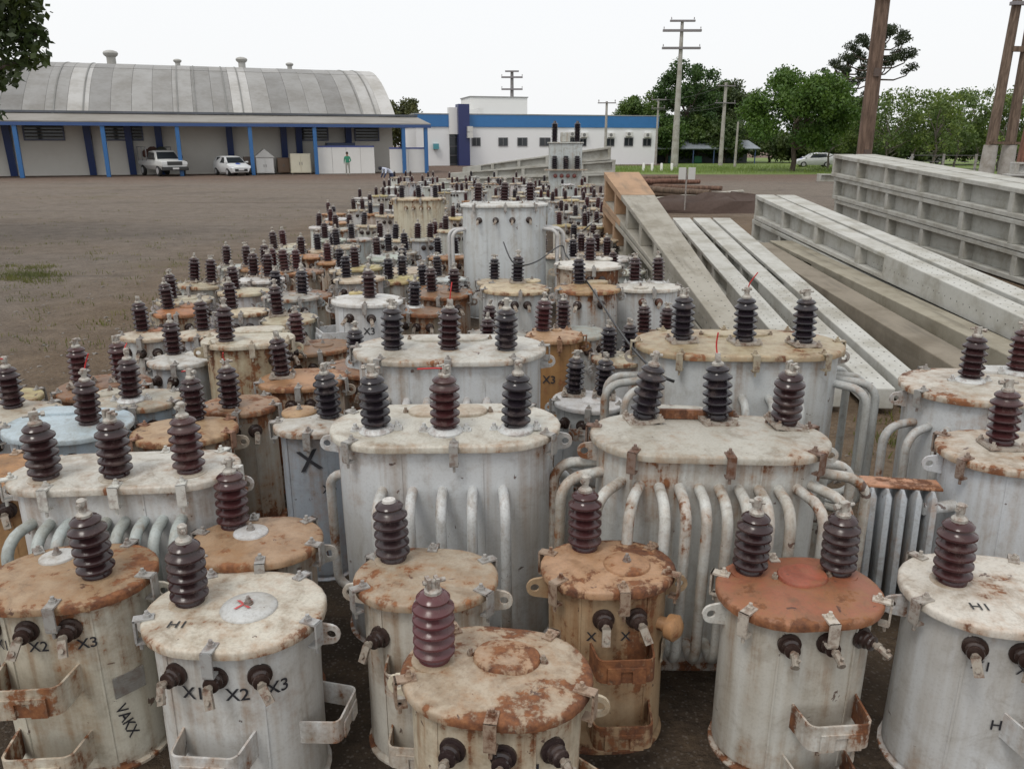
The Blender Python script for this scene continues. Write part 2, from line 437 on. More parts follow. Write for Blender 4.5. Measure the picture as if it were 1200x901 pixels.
# shared meshes ---------------------------------------------------
def bushing_mesh(sheds, seg):
    pr = [(.056, 0), (.058, .018), (.05, .03)]
    for i in range(sheds):
        z = .034 + i * .046
        pr += [(.047, z), (.066, z + .003), (.0745, z + .010), (.0735, z + .018), (.060, z + .028), (.050, z + .040)]
    z = .034 + sheds * .046
    pr += [(.048, z), (.058, z + .004), (.060, z + .012), (.050, z + .024), (.034, z + .032), (.02, z + .034)]
    b = MB(); b.lathe(pr, seg); return b.mesh('porcelain_bushing', 40), z + .032
BUSH, BUSH_H = bushing_mesh(5, 24)
BUSHF, _ = bushing_mesh(5, 12)
def terminal_mesh(v):
    b = MB(); b.lathe([(.031, 0), (.031, .012), (.024, .02), (.016, .024), (.012, .05)], 12)
    if v == 0:
        b.box(-.019, .019, -.012, .012, .024, .068); b.cyl((-.045, 0, .05), (.04, 0, .05), .008, 8); b.cyl((.03, 0, .05), (.046, 0, .05), .014, 6)
    elif v == 1:
        b.box(-.024, -.010, -.017, .017, .02, .064); b.box(.008, .021, -.017, .017, .02, .06); b.cyl((-.035, 0, .046), (.045, 0, .046), .009, 8)
    else:
        b.lathe([(.018, .04), (.019, .075), (.012, .082)], 8); b.cyl((0, -.03, .06), (0, .035, .06), .009, 8)
    return b.mesh('terminal', 35)
TERM = [terminal_mesh(i) for i in range(3)]
def capstud():
    b = MB(); b.lathe([(.03, 0), (.028, .012), (.016, .015), (.014, .012)], 14); return b.mesh('cap', 35)
CAPSTUD = capstud()
def flange_round():
    b = MB(); b.lathe([(.085, 0), (.085, .012), (.066, .03), (.058, .032)], 20)
    for sx in (-1, 1):
        b.box(sx * .1 - .022, sx * .1 + .022, -.016, .016, .004, .018); b.cyl((sx * .1, 0, .018), (sx * .1, 0, .045), .009, 8); b.cyl((sx * .1, 0, .018), (sx * .1, 0, .03), .016, 6)
    return b.mesh('flange', 35)
def flange_square():
    b = MB(); b.box(-.085, .085, -.075, .075, .012, .026); b.lathe([(.075, 0), (.075, .012)], 16)
    for sx in (-1, 1):
        for sy in (-1, 1): b.cyl((sx * .068, sy * .06, -.03), (sx * .068, sy * .06, .05), .008, 6); b.cyl((sx * .068, sy * .06, .026), (sx * .068, sy * .06, .038), .015, 6)
    return b.mesh('flange', 35)
FLR, FLS = flange_round(), flange_square()
def clamp_mesh():                     # local +x = outward, origin at lid edge, z=0 lid top
    b = MB(); b.box(-.05, .022, -.02, .02, .002, .010); b.box(.015, .023, -.02, .02, -.085, .010); b.box(-.018, .02, -.02, .02, -.092, -.084)
    b.cyl((-.026, 0, .01), (-.026, 0, .034), .0075, 8); b.cyl((-.026, 0, .01), (-.026, 0, .021), .0145, 6)
    b.cyl((.006, 0, -.12), (.006, 0, -.084), .007, 6)
    return b.mesh('clamp', 35)
CLAMP = clamp_mesh()
def lv_mesh():                        # local +x outward
    b = MB(); q = Matrix.Rotation(math.pi / 2, 4, 'Y')
    b.lathe([(.052, -.004), (.052, .010), (.036, .014), (.034, .022), (.040, .026), (.040, .034), (.031, .040), (.031, .050), (.036, .054), (.034, .062), (.016, .066)], 18, q)
    return b.mesh('lv_bushing', 40)
LV = lv_mesh()
def lvterm(v):
    b = MB(); b.cyl((.06, 0, 0), (.085, 0, 0), .013, 10); b.cyl((.08, 0, 0), (.096, 0, 0), .021, 6)
    if v == 0:
        Q = Matrix.Translation((.092, 0, 0)) @ Matrix.Rotation(R(62), 4, 'Y'); b.box(0, .075, -.019, .019, -.007, .007, Q); b.cyl(Q @ Vector((.045, 0, -.016)), Q @ Vector((.045, 0, .018)), .012, 6)
    else:
        Q = Matrix.Translation((.09, 0, 0)) @ Matrix.Rotation(R(18), 4, 'Y'); b.cyl(Q @ Vector((0, 0, 0)), Q @ Vector((.06, 0, 0)), .016, 8); b.cyl(Q @ Vector((.04, 0, -.03)), Q @ Vector((.04, 0, .03)), .008, 6)
    return b.mesh('lv_terminal', 35)
LVT = [lvterm(0), lvterm(1)]
def hanger_mesh(w=.2, d=.11, h=.085):  # bent plate that hangs the tank on a pole; +x outward from the wall
    cr = .03; pts = [(-.03, -w / 2 * 1.12), (d - cr, -w / 2)]
    for i in range(1, 5): a = -math.pi / 2 + i * math.pi / 8; pts.append((d - cr + cr * math.cos(a), -w / 2 + cr + cr * math.sin(a)))
    for i in range(0, 4): a = i * math.pi / 8; pts.append((d - cr + cr * math.cos(a), w / 2 - cr + cr * math.sin(a)))
    pts += [(d - cr, w / 2), (-.03, w / 2 * 1.12)]
    t = .007; b = MB(); rings = []
    inner = []
    for i, p in enumerate(pts):
        a = Vector(pts[max(i - 1, 0)]); c = Vector(pts[min(i + 1, len(pts) - 1)]); dd = (c - a).normalized(); nn = Vector((-dd.y, dd.x)); inner.append(Vector(p) + nn * t)
    for p, q in zip(pts, inner): rings.append([(p[0], p[1], 0), (p[0], p[1], h), (q[0], q[1], h), (q[0], q[1], 0)])
    b.loft(rings)
    b.box(d + .001, d + .007, -w * .32, -.02, .0, h * .55); b.box(d + .001, d + .007, .02, w * .32, .0, h * .55); b.box(d + .001, d + .007, -w * .32, w * .32, h * .55, h * .7)
    return b.mesh('hanger', 35)
HANG = hanger_mesh()
def lug_mesh():                       # +x outward, flat plate with an eye
    n = 14; outer = []; inner = []
    for i in range(n):
        a = 2 * math.pi * i / n; ox, oz = .055 + .04 * math.cos(a), .04 * math.sin(a)
        if math.cos(a) < -.2: ox = -.03; oz = .055 * (1 if math.sin(a) > 0 else -1) * (abs(math.sin(a)) ** .5)
        outer.append((ox, oz)); inner.append((.06 + .018 * math.cos(a), .018 * math.sin(a)))
    b = MB(); rings = []
    for (p, q) in zip(outer, inner): rings.append([(p[0], -.006, p[1]), (p[0], .006, p[1]), (q[0], .006, q[1]), (q[0], -.006, q[1])])
    rings.append(rings[0]); b.loft(rings, False, False)
    return b.mesh('lug', 35)
LUG = lug_mesh()
def plate_mesh():
    b = MB(); b.box(0, .004, -.06, .06, -.045, .045)
    for y in (-.052, .052):
        for z in (-.038, .038): b.cyl((.004, y, z), (.007, y, z), .004, 6)
    for k in range(5): b.box(.004, .0046, -.045 + .01 * (k % 2), .035 - .012 * (k % 3), .026 - k * .013, .030 - k * .013)
    return b.mesh('nameplate', 35)
PLATE = plate_mesh()
def cover_round(r, h=.022):
    b = MB(); b.lathe([(r, -.004), (r, h * .35), (r * .96, h * .6), (r * .7, h * .9), (r * .2, h)], 24)
    return b.mesh('cover', 40)
COVERS = {}
def cover_mesh(w, d):
    k = (round(w, 2), round(d, 2))
    if k not in COVERS:
        L, r = (k[0] - k[1]) / 2, k[1] / 2; b = MB()
        b.loft([stad(L, r, -.004, 10), stad(L, r, .012, 10), stad(L, r * .95, .018, 10), stad(L, r * .7, .022, 10)])
        COVERS[k] = b.mesh('cover', 40)
    return COVERS[k]
def bolt_mesh():
    b = MB(); b.cyl((0, 0, 0), (0, 0, .008), .018, 10); b.cyl((0, 0, .008), (0, 0, .022), .013, 6); b.cyl((0, 0, .02), (0, 0, .034), .007, 8)
    return b.mesh('bolt', 35)
BOLT = bolt_mesh()
GEO = {}
def tank_meshes(L, r, h, dome=.012, flat=False):
    k = (round(L, 3), round(r, 3), round(h, 3), flat)
    if k in GEO: return GEO[k]
    rn = random.Random(hash(k) % 9999)
    def wob(ring, a):
        ph = rn.random() * 6; return [(x + a * math.sin(3 * math.atan2(y, x) + ph) * .7, y + a * math.cos(2 * math.atan2(y, x) + ph), z) for x, y, z in ring]
    b = MB(); rt = r - .035
    b.loft([stad(L, rt + .013, 0), stad(L, rt + .013, .012), stad(L, rt - .008, .02), stad(L, rt - .008, .035)] + [wob(stad(L, rt, .04 + (h - .07) * i / 5), .0022 * (0 < i < 5)) for i in range(6)] +
           [stad(L, rt + .018, h - .022), stad(L, rt + .018, h - .006), stad(L, rt + .012, h - .004)])
    for sgn in (-1, 1):
        sx_, sy_, sa_ = perim(L, rt, .62 * r * sgn); b.box(-.002, .0035, -.004, .004, .05, h - .03, Matrix.Translation((sx_, sy_, 0)) @ Matrix.Rotation(sa_, 4, 'Z'))
    tank = b.mesh('tank', 45)
    b = MB()
    ri = [stad(L, r - .006, h - .03), stad(L, r, h - .028), stad(L, r + .002, h - .004), stad(L, r - .004, h + .004), stad(L, r - .014, h + .007), wob(stad(L, r * .80, h + .008), .001)]
    ri += [wob(stad(L, r * f, h + .008 + dome * (1 - f * f)), .0015) for f in (.6, .4, .18)]
    b.loft(ri); lid = b.mesh('lid', 42)
    GEO[k] = (tank, lid); return GEO[k]
def tube_mesh(out, ztop, zbot, r=.025, rise=.05):
    k = ('tube', round(out, 3), round(ztop, 3), round(zbot, 3), r)
    if k in GEO: return GEO[k]
    cr = min(out * .75, .11); p = [(-.03, 0, ztop + rise * .2), (out - cr, 0, ztop)]
    for i in range(1, 7): a = math.pi / 2 * (1 - i / 6); p.append((out - cr + cr * math.cos(a), 0, ztop - cr + cr * math.sin(a)))
    for i in range(0, 7): a = -math.pi / 2 * i / 6; p.append((out - cr + cr * math.cos(a), 0, zbot + cr + cr * math.sin(a)))
    p.append((-.03, 0, zbot)); b = MB(); b.tube(p, r, 10)
    GEO[k] = b.mesh('tube', 60); return GEO[k]

TEXTC = {}
def text_mesh(body, size):
    cu = bpy.data.curves.new('lettering', 'FONT'); cu.body = body; cu.size = size; cu.align_x = 'CENTER'; cu.align_y = 'CENTER'; cu.resolution_u = 3; cu.offset = size * .012
    o = bpy.data.objects.new('lettering', cu); C.objects.link(o)
    me = bpy.data.meshes.new_from_object(o.evaluated_get(bpy.context.evaluated_depsgraph_get()))
    bpy.data.objects.remove(o); bpy.data.curves.remove(cu)
    return me
def letter_wall(root, L, rt, body, s0, z0, size, color=(.02, .02, .025, 1), tilt=0, name='painted_lettering'):
    me = text_mesh(body, size); ca, sa = math.cos(tilt), math.sin(tilt)
    for v in me.vertices:
        x, y = v.co.x * ca - v.co.y * sa, v.co.x * sa + v.co.y * ca
        px, py, a = perim(L, rt + .0045, s0 + x); v.co = (px, py, z0 + y)
    return add(name, me, M['ink'], root, color=color)
def letter_lid(root, body, x, y, z, size, rz=0, color=(.03, .03, .03, 1)):
    me = text_mesh(body, size); return add('painted_lettering', me, M['ink'], root, (x, y, z), (R(0), 0, rz), color=color)

# paint colours (linear)
WHT = (.60, .62, .62); GRY = (.50, .53, .56); BLU = (.44, .53, .60); CRM = (.58, .53, .43); TAN = (.44, .30, .18); ORG = (.46, .24, .11)
RED = (.38, .125, .065); PAL = (.60, .59, .54); DRK = (.36, .39, .43); YEL = (.48, .41, .22); GRN = (.45, .50, .45)
BRN = (.030, .013, .014, 1); BLK = (.017, .013, .017, 1); MAR = (.048, .016, .017, 1)
PLAN = []                                # (x, y, radius-ish) of everything standing in the field
REDWIRE = (.5, .03, .03, 1)

def wire(name, pts, r, col, parent, seg=6):
    pts = [Vector(p) for p in pts]; out = []
    for i in range(len(pts) - 1):
        p0, p1, p2, p3 = pts[max(i - 1, 0)], pts[i], pts[i + 1], pts[min(i + 2, len(pts) - 1)]
        for k in range(6):
            t = k / 6; out.append(.5 * ((2 * p1) + (p2 - p0) * t + (2 * p0 - 5 * p1 + 4 * p2 - p3) * t * t + (3 * p1 - p0 - 3 * p2 + p3) * t ** 3))
    out.append(pts[-1]); b = MB(); b.tube(out, r, seg); return add(name, b.mesh(name, 60), M['cable'], parent, color=col)

def transformer(name, px, py, z, wpx=None, asp=.8, rot=0, w=None, tank=WHT, tr=.35, lid=CRM, lr=.5, hv=(), hvcol=BRN, flange=None, tilt=0, cover=None, coverd=.2, covcol=None,
                lv=3, lvs=0.0, lvz=.13, lvgap=.13, lvterm=0, lvcol=(.034, .021, .018, 1), hang=None, lugs=True, clamps=6, tubes=None, plate=None, wires=(), cap=(), lod=0, xy=None, covr=0.0, tubecol=None, clampcol=(.36, .35, .33, .6), lvlocs=None):
    """pixel of the lid centre, lid height in metres; hv: pixels (or local xy) of the bushing feet"""
    h = z - .005
    c = P(px, py, z) if xy is None else Vector((xy[0], xy[1], z))
    if w is None: w = wpx * depth(px, py, z) / FPX
    d = w * asp; L, r = (w - d) / 2, d / 2; rt = r - .035
    rz = R(rot)
    rc = random.Random(int(px * 7 + py * 13 + (c.x * 100)))
    root = empty(name, (c.x, c.y, -.004), rz); tl = 1.1 if xy is None else 2.4
    root.rotation_euler = (R(rc.uniform(-tl, tl)), R(rc.uniform(-tl, tl)), rz)
    tm, lm = tank_meshes(L, r, h)
    AGE = .86; tank = tuple(c_ * .97 for c_ in tank); lid = tuple(c_ * AGE for c_ in lid); tubecol = tuple(c_ * AGE for c_ in (tubecol or (.6, .6, .6)))
    T4 = (*tank, tr); lr *= .9; L4 = (*lid, lr)
    add('tank', tm, M['steel_tank'], root, color=T4)
    lo = add('lid', lm, M['steel_lid'], root, color=L4)
    zl = h + .008
    def loc(q):
        if isinstance(q, tuple) and len(q) == 3: return Vector((q[0], q[1], 0))     # local, third item ignored
        w_ = P(q[0], q[1], z) - c; ca, sa = math.cos(-rz), math.sin(-rz)
        return Vector((w_.x * ca - w_.y * sa, w_.x * sa + w_.y * ca, 0))
    tops = []
    for i, q in enumerate(hv):
        p = loc(q); fz = zl + .004
        qx = max(-L, min(L, p.x)); vv = Vector((p.x - qx, p.y, 0)); lim = max(.02, r - .095)
        if vv.length > lim: vv *= lim / vv.length; p = Vector((qx + vv.x, vv.y, 0))
        tx = (rc.random() - .5) * R(9) + (R(tilt) if p.x > 0 else 0) * (1 if i else 0); ty = (rc.random() - .5) * R(7) + R(tilt) * (i - (len(hv) - 1) / 2)
        bo = add('bushing', BUSH if lod == 0 else BUSHF, M['porc'], root, scale=(.95, .95, .88), loc=(p.x, p.y, fz + (.026 if flange == 's' else .014 if flange == 'r' else 0)), rot=(tx * .5, ty, rc.random() * 6), color=hvcol if not isinstance(hvcol, list) else hvcol[i])
        if flange: add('flange', FLR if flange == 'r' else FLS, M['metal'], root, (p.x, p.y, fz - .002), (tx * .5, ty, (0 if flange == 'r' else R(8))), color=((.55, .56, .55, .5) if flange == 'r' else (.40, .36, .31, .8)))
        elif lod == 0:
            fm = GEO.get('gasket')
            if fm is None:
                b = MB(); b.lathe([(.078, -.006), (.078, .004), (.062, .008)], 20); fm = GEO['gasket'] = b.mesh('gasket', 40)
            add('gasket', fm, M['steel'], root, (p.x, p.y, fz), color=(lid[0] * .9, lid[1] * .85, lid[2] * .8, .3))
        if i in cap: add('terminal', CAPSTUD, M['metal'], bo, (0, 0, BUSH_H), color=(.6, .58, .55, .2))
        else: add('terminal', TERM[(i + int(px)) % 3], M['metal'], bo, (0, 0, BUSH_H), (0, 0, rc.random() * 3), color=(.42, .40, .36, .7))
        for (wi, dx, dy, dz) in wires:
            if wi == i:
                wire('tag_wire', [(0, 0, BUSH_H + .04), (dx * .3, dy * .3 - .01, BUSH_H + .05 + dz * .45), (dx, dy, BUSH_H + .05 + dz)], .0042, REDWIRE, bo)
    if cover is not None:
        p = loc(cover); cm = cover_mesh(coverd, coverd * (1 if covr == 0 else covr)) if covr else GEO.get(('cr', round(coverd, 2)))
        if cm is None: cm = GEO[('cr', round(coverd, 2))] = cover_round(round(coverd, 2) / 2)
        cc = tuple(c_ * (.82 if k_ < 3 else 1) for k_, c_ in enumerate(covcol)) if covcol else (lid[0] * 1.05, lid[1] * 1.05, lid[2] * 1.05)
        co = add('inspection_cover', cm, M['steel'], lo, (p.x, p.y, zl + .006), (0, 0, (rc.random() - .5) * .3), color=(*cc[:3], cc[3] if len(cc) > 3 else lr * .8))
        if lod < 2:
            if covr:
                for sx in (-1, 1): add('bolt', BOLT, M['metal'], lo, (p.x + sx * (coverd / 2 + .012), p.y, zl + .002), color=(.3, .25, .2, 1))
            else: add('bolt', BOLT, M['metal'], lo, (p.x, p.y, zl + .026), color=(.3, .28, .26, .9))
    tot = 4 * L + 2 * math.pi * r
    nc = clamps if lod < 2 else min(clamps, 4)
    off = rc.random() * .12 + .03
    for i in range(nc):
        x, y, a = perim(L, r + .002, tot * (i + off) / nc)
        add('lid_clamp', CLAMP, M['metal'], root, (x, y, zl - .004), (0, 0, a), color=clampcol)
    ptot = 4 * L + 2 * math.pi * rt
    locs = lvlocs or [(lvs + (k - (lv - 1) / 2) * lvgap, lvz) for k in range(lv)]
    for k, (s, dz) in enumerate(locs):
        x, y, a = perim(L, rt, s % ptot)
        lb = add('low_voltage_bushing', LV, M['porc'], root, (x, y, h - dz), (0, 0, a), color=lvcol, scale=.84)
        if lod < 2: add('terminal', LVT[lvterm], M['metal'], lb, (0, 0, 0), (rc.uniform(-.5, .5), 0, 0), color=(.30, .265, .22, .8))
    for (s, hz, sc, rs_) in (hang or []):
        x, y, a = perim(L, rt - .004, s % ptot)
        add('hanger_bracket', HANG, M['steel'], root, (x, y, hz), (0, 0, a), color=(*tank, rs_), scale=sc)
    if lugs and lod < 2:
        for s in (ptot * .25, ptot * .75):
            x, y, a = perim(L, rt, s); add('lifting_lug', LUG, M['steel'], root, (x, y, h - .09), (0, 0, a), color=(*tank, .45))
    if tubes:
        for (s, out, zt, zb, tri) in tubes:
            x, y, a = perim(L, rt, s % ptot)
            add('cooling_tube', tube_mesh(out, zt, zb), M['steel'], root, (x, y, 0), (0, 0, a), color=(*(tubecol or tank), tri))
    if plate:
        s, pz, pc = plate; x, y, a = perim(L, rt + .001, s % ptot)
        add('nameplate', PLATE, M['metal'], root, (x, y, pz), (0, 0, a), color=pc)
    PLAN.append((c.x, c.y, w, d, rz)); root['_L'] = L
    del root['_L']
    return root, L, rt, h

SINGLE, THREE = 'single_phase_transformer', 'three_phase_transformer'
HB = lambda hi, lo, s=0.0, sc=1.0: [(s, hi, sc, .6), (s, lo, sc, .6)]

# ---- front row
t, L, rt, h = transformer(SINGLE, 83, 672, .78, 196, .77, 4, tank=(.64, .62, .53), tr=.34, lid=(.42, .30, .19), lr=.62, hv=[(117, 677)], hvcol=BRN, cover=(70, 656), coverd=.145, covcol=(.62, .62, .6, .2),
    lvs=-.07, lvgap=.155, lvz=.105, hang=HB(.40, .1, -.08, 1.35), plate=(.25, .38, (.26, .25, .23, .4)), clamps=5)
letter_wall(t, L, rt, 'X1', -.19, h - .175, .06); letter_wall(t, L, rt, 'X2', -.04, h - .175, .06); letter_wall(t, L, rt, 'X3', .135, h - .175, .06)
letter_wall(t, L, rt, 'VAKX', .22, .22, .06, tilt=-1.35)
tag(t, 'white transformer with brown rusted lid, pale round cover and metal nameplate on its tank', 'transformer')
t, L, rt, h = transformer(SINGLE, 275, 712, .73, 210, .83, -4, tank=(.62, .63, .62), tr=.22, lid=(.64, .60, .51), lr=.42, hv=[(222, 708)], hvcol=BRN, cover=(291, 716), coverd=.215, covcol=(.62, .63, .62, .12),
    lvs=.02, lvgap=.15, lvz=.12, hang=[(.0, .27, 1.25, .5), (.42, .25, 1.1, .4), (0, .05, 1.2, .5)], clamps=5, clampcol=(.40, .40, .39, .5))
letter_lid(t, 'H1', -.155, -.145, h + .0185, .06, R(4))
letter_lid(t, 'X', .045, -.03, h + .0395, .085, R(12), color=(.38, .07, .07, 1))
for k, s in enumerate((-.07, .09, .23)): letter_wall(t, L, rt, 'X%d' % (k + 1), s, h - .19, .07)
tag(t, 'white transformer with cream lid marked H1 and a red cross on its cover', 'transformer')
t, L, rt, h = transformer(SINGLE, 296, 632, .76, 153, .8, 12, tank=(.48, .46, .42), tr=.5, lid=(.44, .30, .19), lr=.5, hv=[(264, 612)], hvcol=MAR, cover=(290, 628), coverd=.155, covcol=(.64, .65, .66, .1), clamps=6, hang=HB(.4, .12))
tag(t, 'tan lidded transformer with a clean white round cover behind the one marked H1', 'transformer')
t, L, rt, h = transformer(SINGLE, 580, 786, .73, 226, .80, -9, tank=(.60, .54, .42), tr=.5, lid=(.50, .42, .32), lr=.62, hv=[(507, 776)], hvcol=(.095, .03, .034, 1), cover=(592, 776), coverd=.225, covcol=(.5, .36, .25, .65), covr=.8,
    lvs=.06, lvgap=.16, lvz=.14, lvterm=1, hang=[(.1, .2, 1.3, .7), (.3, .33, 1.0, .6)], clamps=5, lvcol=(.03, .02, .02, 1), clampcol=(.36, .27, .2, 1))
letter_wall(t, L, rt, 'X', -.02, h - .25, .06); letter_wall(t, L, rt, 'I', .17, h - .20, .07)
tag(t, 'mottled cream and rust oval lidded transformer with a maroon bushing', 'transformer')
t, L, rt, h = transformer(SINGLE, 500, 674, .76, 170, .8, -6, tank=(.63, .61, .55), tr=.38, lid=(.47, .40, .31), lr=.55, hv=[(458, 655)], hvcol=(.035, .02, .022, 1), cap=(0,), cover=None, lvs=-.05, lvgap=.2, lvz=.17, lvterm=0, lv=2, hang=[(.0, .42, 1.1, .6), (0, .1, 1.1, .6)], clamps=6)
tag(t, 'white streaked transformer with dusty tan lid and a bushing whose top clamp is missing', 'transformer')
t, L, rt, h = transformer(SINGLE, 713, 662, .76, 158, .80, 3, tank=(.44, .32, .20), tr=.5, lid=(.50, .31, .19), lr=.55, hv=[(684, 643)], hvcol=MAR, cover=(735, 666), coverd=.19, covcol=(.5, .29, .17, .6), lvs=.02, lvgap=.13, lv=2, lvz=.13,
    hang=[(.03, .42, 1.15, .8), (.03, .12, 1.2, .8)], clamps=6, clampcol=(.36, .27, .2, 1), plate=(.28, .42, (.4, .36, .28, .6)))
letter_wall(t, L, rt, 'X', -.09, h - .21, .055); letter_wall(t, L, rt, 'X', .045, h - .21, .055)
x_, y_, a_ = perim(L, rt, .22); b = MB(); b.lathe([(.03, -.01), (.03, .03), (.05, .035), (.055, .07), (.03, .09), (.01, .095)], 16, Matrix.Rotation(math.pi / 2, 4, 'Y'))
add('drain_valve', b.mesh('valve', 40), M['steel'], t, (x_, y_, h - .2), (0, 0, a_), color=(.46, .26, .13, .5))
tag(t, 'tan transformer with orange stained lid and a round knob beside its low voltage bushings', 'transformer')
t, L, rt, h = transformer(SINGLE, 935, 686, .74, 192, .74, 5, tank=(.62, .62, .58), tr=.3, lid=(.36, .135, .075), lr=.46, hv=[(874, 668), (988, 664)], hvcol=BRN, cover=(938, 677), coverd=.2, covcol=(.42, .12, .07, .35), covr=.8,
    lvs=.03, lvgap=.145, lvz=.10, lvterm=1, hang=[(.06, .26, 1.25, .6), (.04, .03, 1.2, .6)], clamps=6, clampcol=(.55, .5, .43, .6), flange=None)
tag(t, 'white transformer with brick red lid and two brown bushings', 'transformer')
t, L, rt, h = transformer(SINGLE, 1166, 688, .78, 212, .80, -8, tank=(.62, .64, .65), tr=.18, lid=(.66, .62, .55), lr=.35, hv=[(1112, 681)], hvcol=MAR, cover=None, lvs=-.0, lvgap=.15, lvz=.10, lvterm=0, hang=[(.13, .31, 1.25, .4), (.1, .06, 1.2, .4)], clamps=5, clampcol=(.4, .37, .33, .8))
letter_lid(t, 'H1', -.12, -.15, h + .0185, .06, 0); letter_wall(t, L, rt, 'X1', -.12, h - .17, .055); letter_wall(t, L, rt, 'X2', .03, h - .17, .055)
letter_wall(t, L, rt, 'H', -.03, .36, .06); letter_wall(t, L, rt, 'T', .06, .3, .06)
tag(t, 'clean white transformer with chalky lid marked H1 beside the finned radiator', 'transformer')

# ---- three-phase units of the near rows
def tubeset(n, s0, ds, out, zt, zb, rust=.45): return [(s0 + ds * k, out, zt, zb, rust) for k in range(n)]
t, L, rt, h = transformer(THREE, 150, 549, .97, 262, .44, 3, tank=(.60, .61, .61), tr=.22, lid=(.62, .60, .54), lr=.36, hv=[(57, 561), (140, 560), (226, 556)], hvcol=[BRN, BRN, MAR], lv=0, clamps=9, clampcol=(.62, .62, .58, .5),
    tubes=tubeset(9, -.36, .082, .15, .79, .12, .15), tubecol=(.48, .53, .52))
tag(t, 'long white transformer with peeling lid, three brown bushings and green grey cooling tubes', 'transformer')
t, L, rt, h = transformer(THREE, 525, 494, 1.10, 268, .54, 0, tank=(.58, .60, .61), tr=.22, lid=(.60, .58, .51), lr=.25, hv=[(445, 503), (525, 505), (607, 504)], hvcol=[BLK, MAR, BLK], flange='r', lv=0, clamps=6, cover=(528, 484), coverd=.40, covr=.42, covcol=(.57, .50, .40, .3),
    tubes=tubeset(5, -.28, .14, .14, .86, .15, .35) + [(.75, .1, .8, .15, .4), (-.75, .1, .8, .15, .4)], wires=[(1, -.13, -.02, -.0)], tubecol=(.62, .64, .64))
tag(t, 'pale grey transformer with three bushings on round white flanges and a long tan inspection cover', 'transformer')
t, L, rt, h = transformer(THREE, 827, 508, 1.10, 278, .53, -1, tank=(.55, .56, .54), tr=.25, lid=(.50, .48, .42), lr=.34, hv=[(750, 496), (836, 496), (916, 500)], hvcol=[BLK, BLK, BRN], flange='s', tilt=7, lv=0, clamps=7, clampcol=(.22, .16, .13, 1), cover=(790, 484), coverd=.3, covr=.4,
    tubes=tubeset(11, -.44, .088, .20, .93, .15, .45) + [(.62, .22, .93, .15, .5), (.72, .22, .93, .15, .5), (.82, .22, .93, .15, .5), (-.58, .2, .93, .15, .5), (-.70, .2, .93, .15, .5)], tubecol=(.62, .63, .60), wires=[(1, 0.0, 0, .13)])
b = MB(); b.box(-.16, .2, -.012, .012, 0, .045); add('cross_bar', b.mesh('cross_bar'), M['steel'], t, (-.05, .18, h + .02), color=(.22, .07, .045, .6))
tag(t, 'grey transformer with tilted bushings on square clamps and chipped white cooling tubes', 'transformer')
t, L, rt, h = transformer(THREE, 528, 406, 1.18, 226, .60, 0, tank=(.58, .60, .61), tr=.18, lid=(.57, .56, .51), lr=.36, hv=[(461, 411), (527, 411), (594, 412)], hvcol=[BLK, BRN, BLK], flange=None, lv=0, clamps=8, cover=(528, 399), coverd=.5, covr=.34,
    tubes=tubeset(7, -.36, .12, .1, .92, .15, .3), wires=[(1, .01, 0, .13)])
tag(t, 'pale grey three bushing transformer standing directly behind the one with round white flanges', 'transformer')
t, L, rt, h = transformer(THREE, 865, 400, 1.22, 242, .56, -1, tank=(.52, .54, .54), tr=.25, lid=(.47, .40, .27), lr=.45, hv=[(799, 402), (872, 404), (941, 406)], hvcol=[BLK, BLK, BLK], flange='s', lv=0, clamps=8, clampcol=(.4, .35, .26, .8), cover=(862, 394), coverd=.42, covr=.34,
    tubes=tubeset(4, -.2, .16, .12, .95, .15, .4) + [(.60, .2, 1.0, .2, .2), (.70, .24, 1.0, .2, .2), (.80, .22, 1.0, .2, .2), (.92, .22, 1.0, .2, .2), (-.60, .22, .98, .2, .4), (-.72, .24, .98, .2, .4), (-.84, .2, .98, .2, .4)], tubecol=(.50, .52, .51), wires=[(1, .06, 0, .13)])
tag(t, 'three bushing transformer with tan lid and long curved side tubes beside the concrete poles', 'transformer')
t, L, rt, h = transformer(THREE, 1182, 450, 1.05, 232, .62, -6, tank=(.60, .62, .63), tr=.2, lid=(.60, .57, .50), lr=.45, hv=[(1140, 448), (1196, 440), (1240, 444)], hvcol=[BRN, MAR, BRN], flange='r', lv=0, clamps=5, cover=(1172, 436), coverd=.3, covr=.5, covcol=(.66, .67, .66, .1),
    tubes=[(-.62 + .1 * k, .2, .84, .15, .35) for k in range(6)], tubecol=(.56, .58, .58))
tag(t, 'white transformer with rust stained lid and fat side tubes by the pole tips', 'transformer')
t, L, rt, h = transformer(THREE, 1215, 528, .98, 205, .70, -12, tank=(.60, .63, .66), tr=.14, lid=(.60, .55, .47), lr=.5, hv=[(1178, 526), (1240, 520)], hvcol=MAR, flange='s', lv=0, clamps=6, clampcol=(.3, .24, .2, 1), cover=None)
tag(t, 'smooth white tank transformer with rust spotted lid attached to a finned radiator', 'transformer')
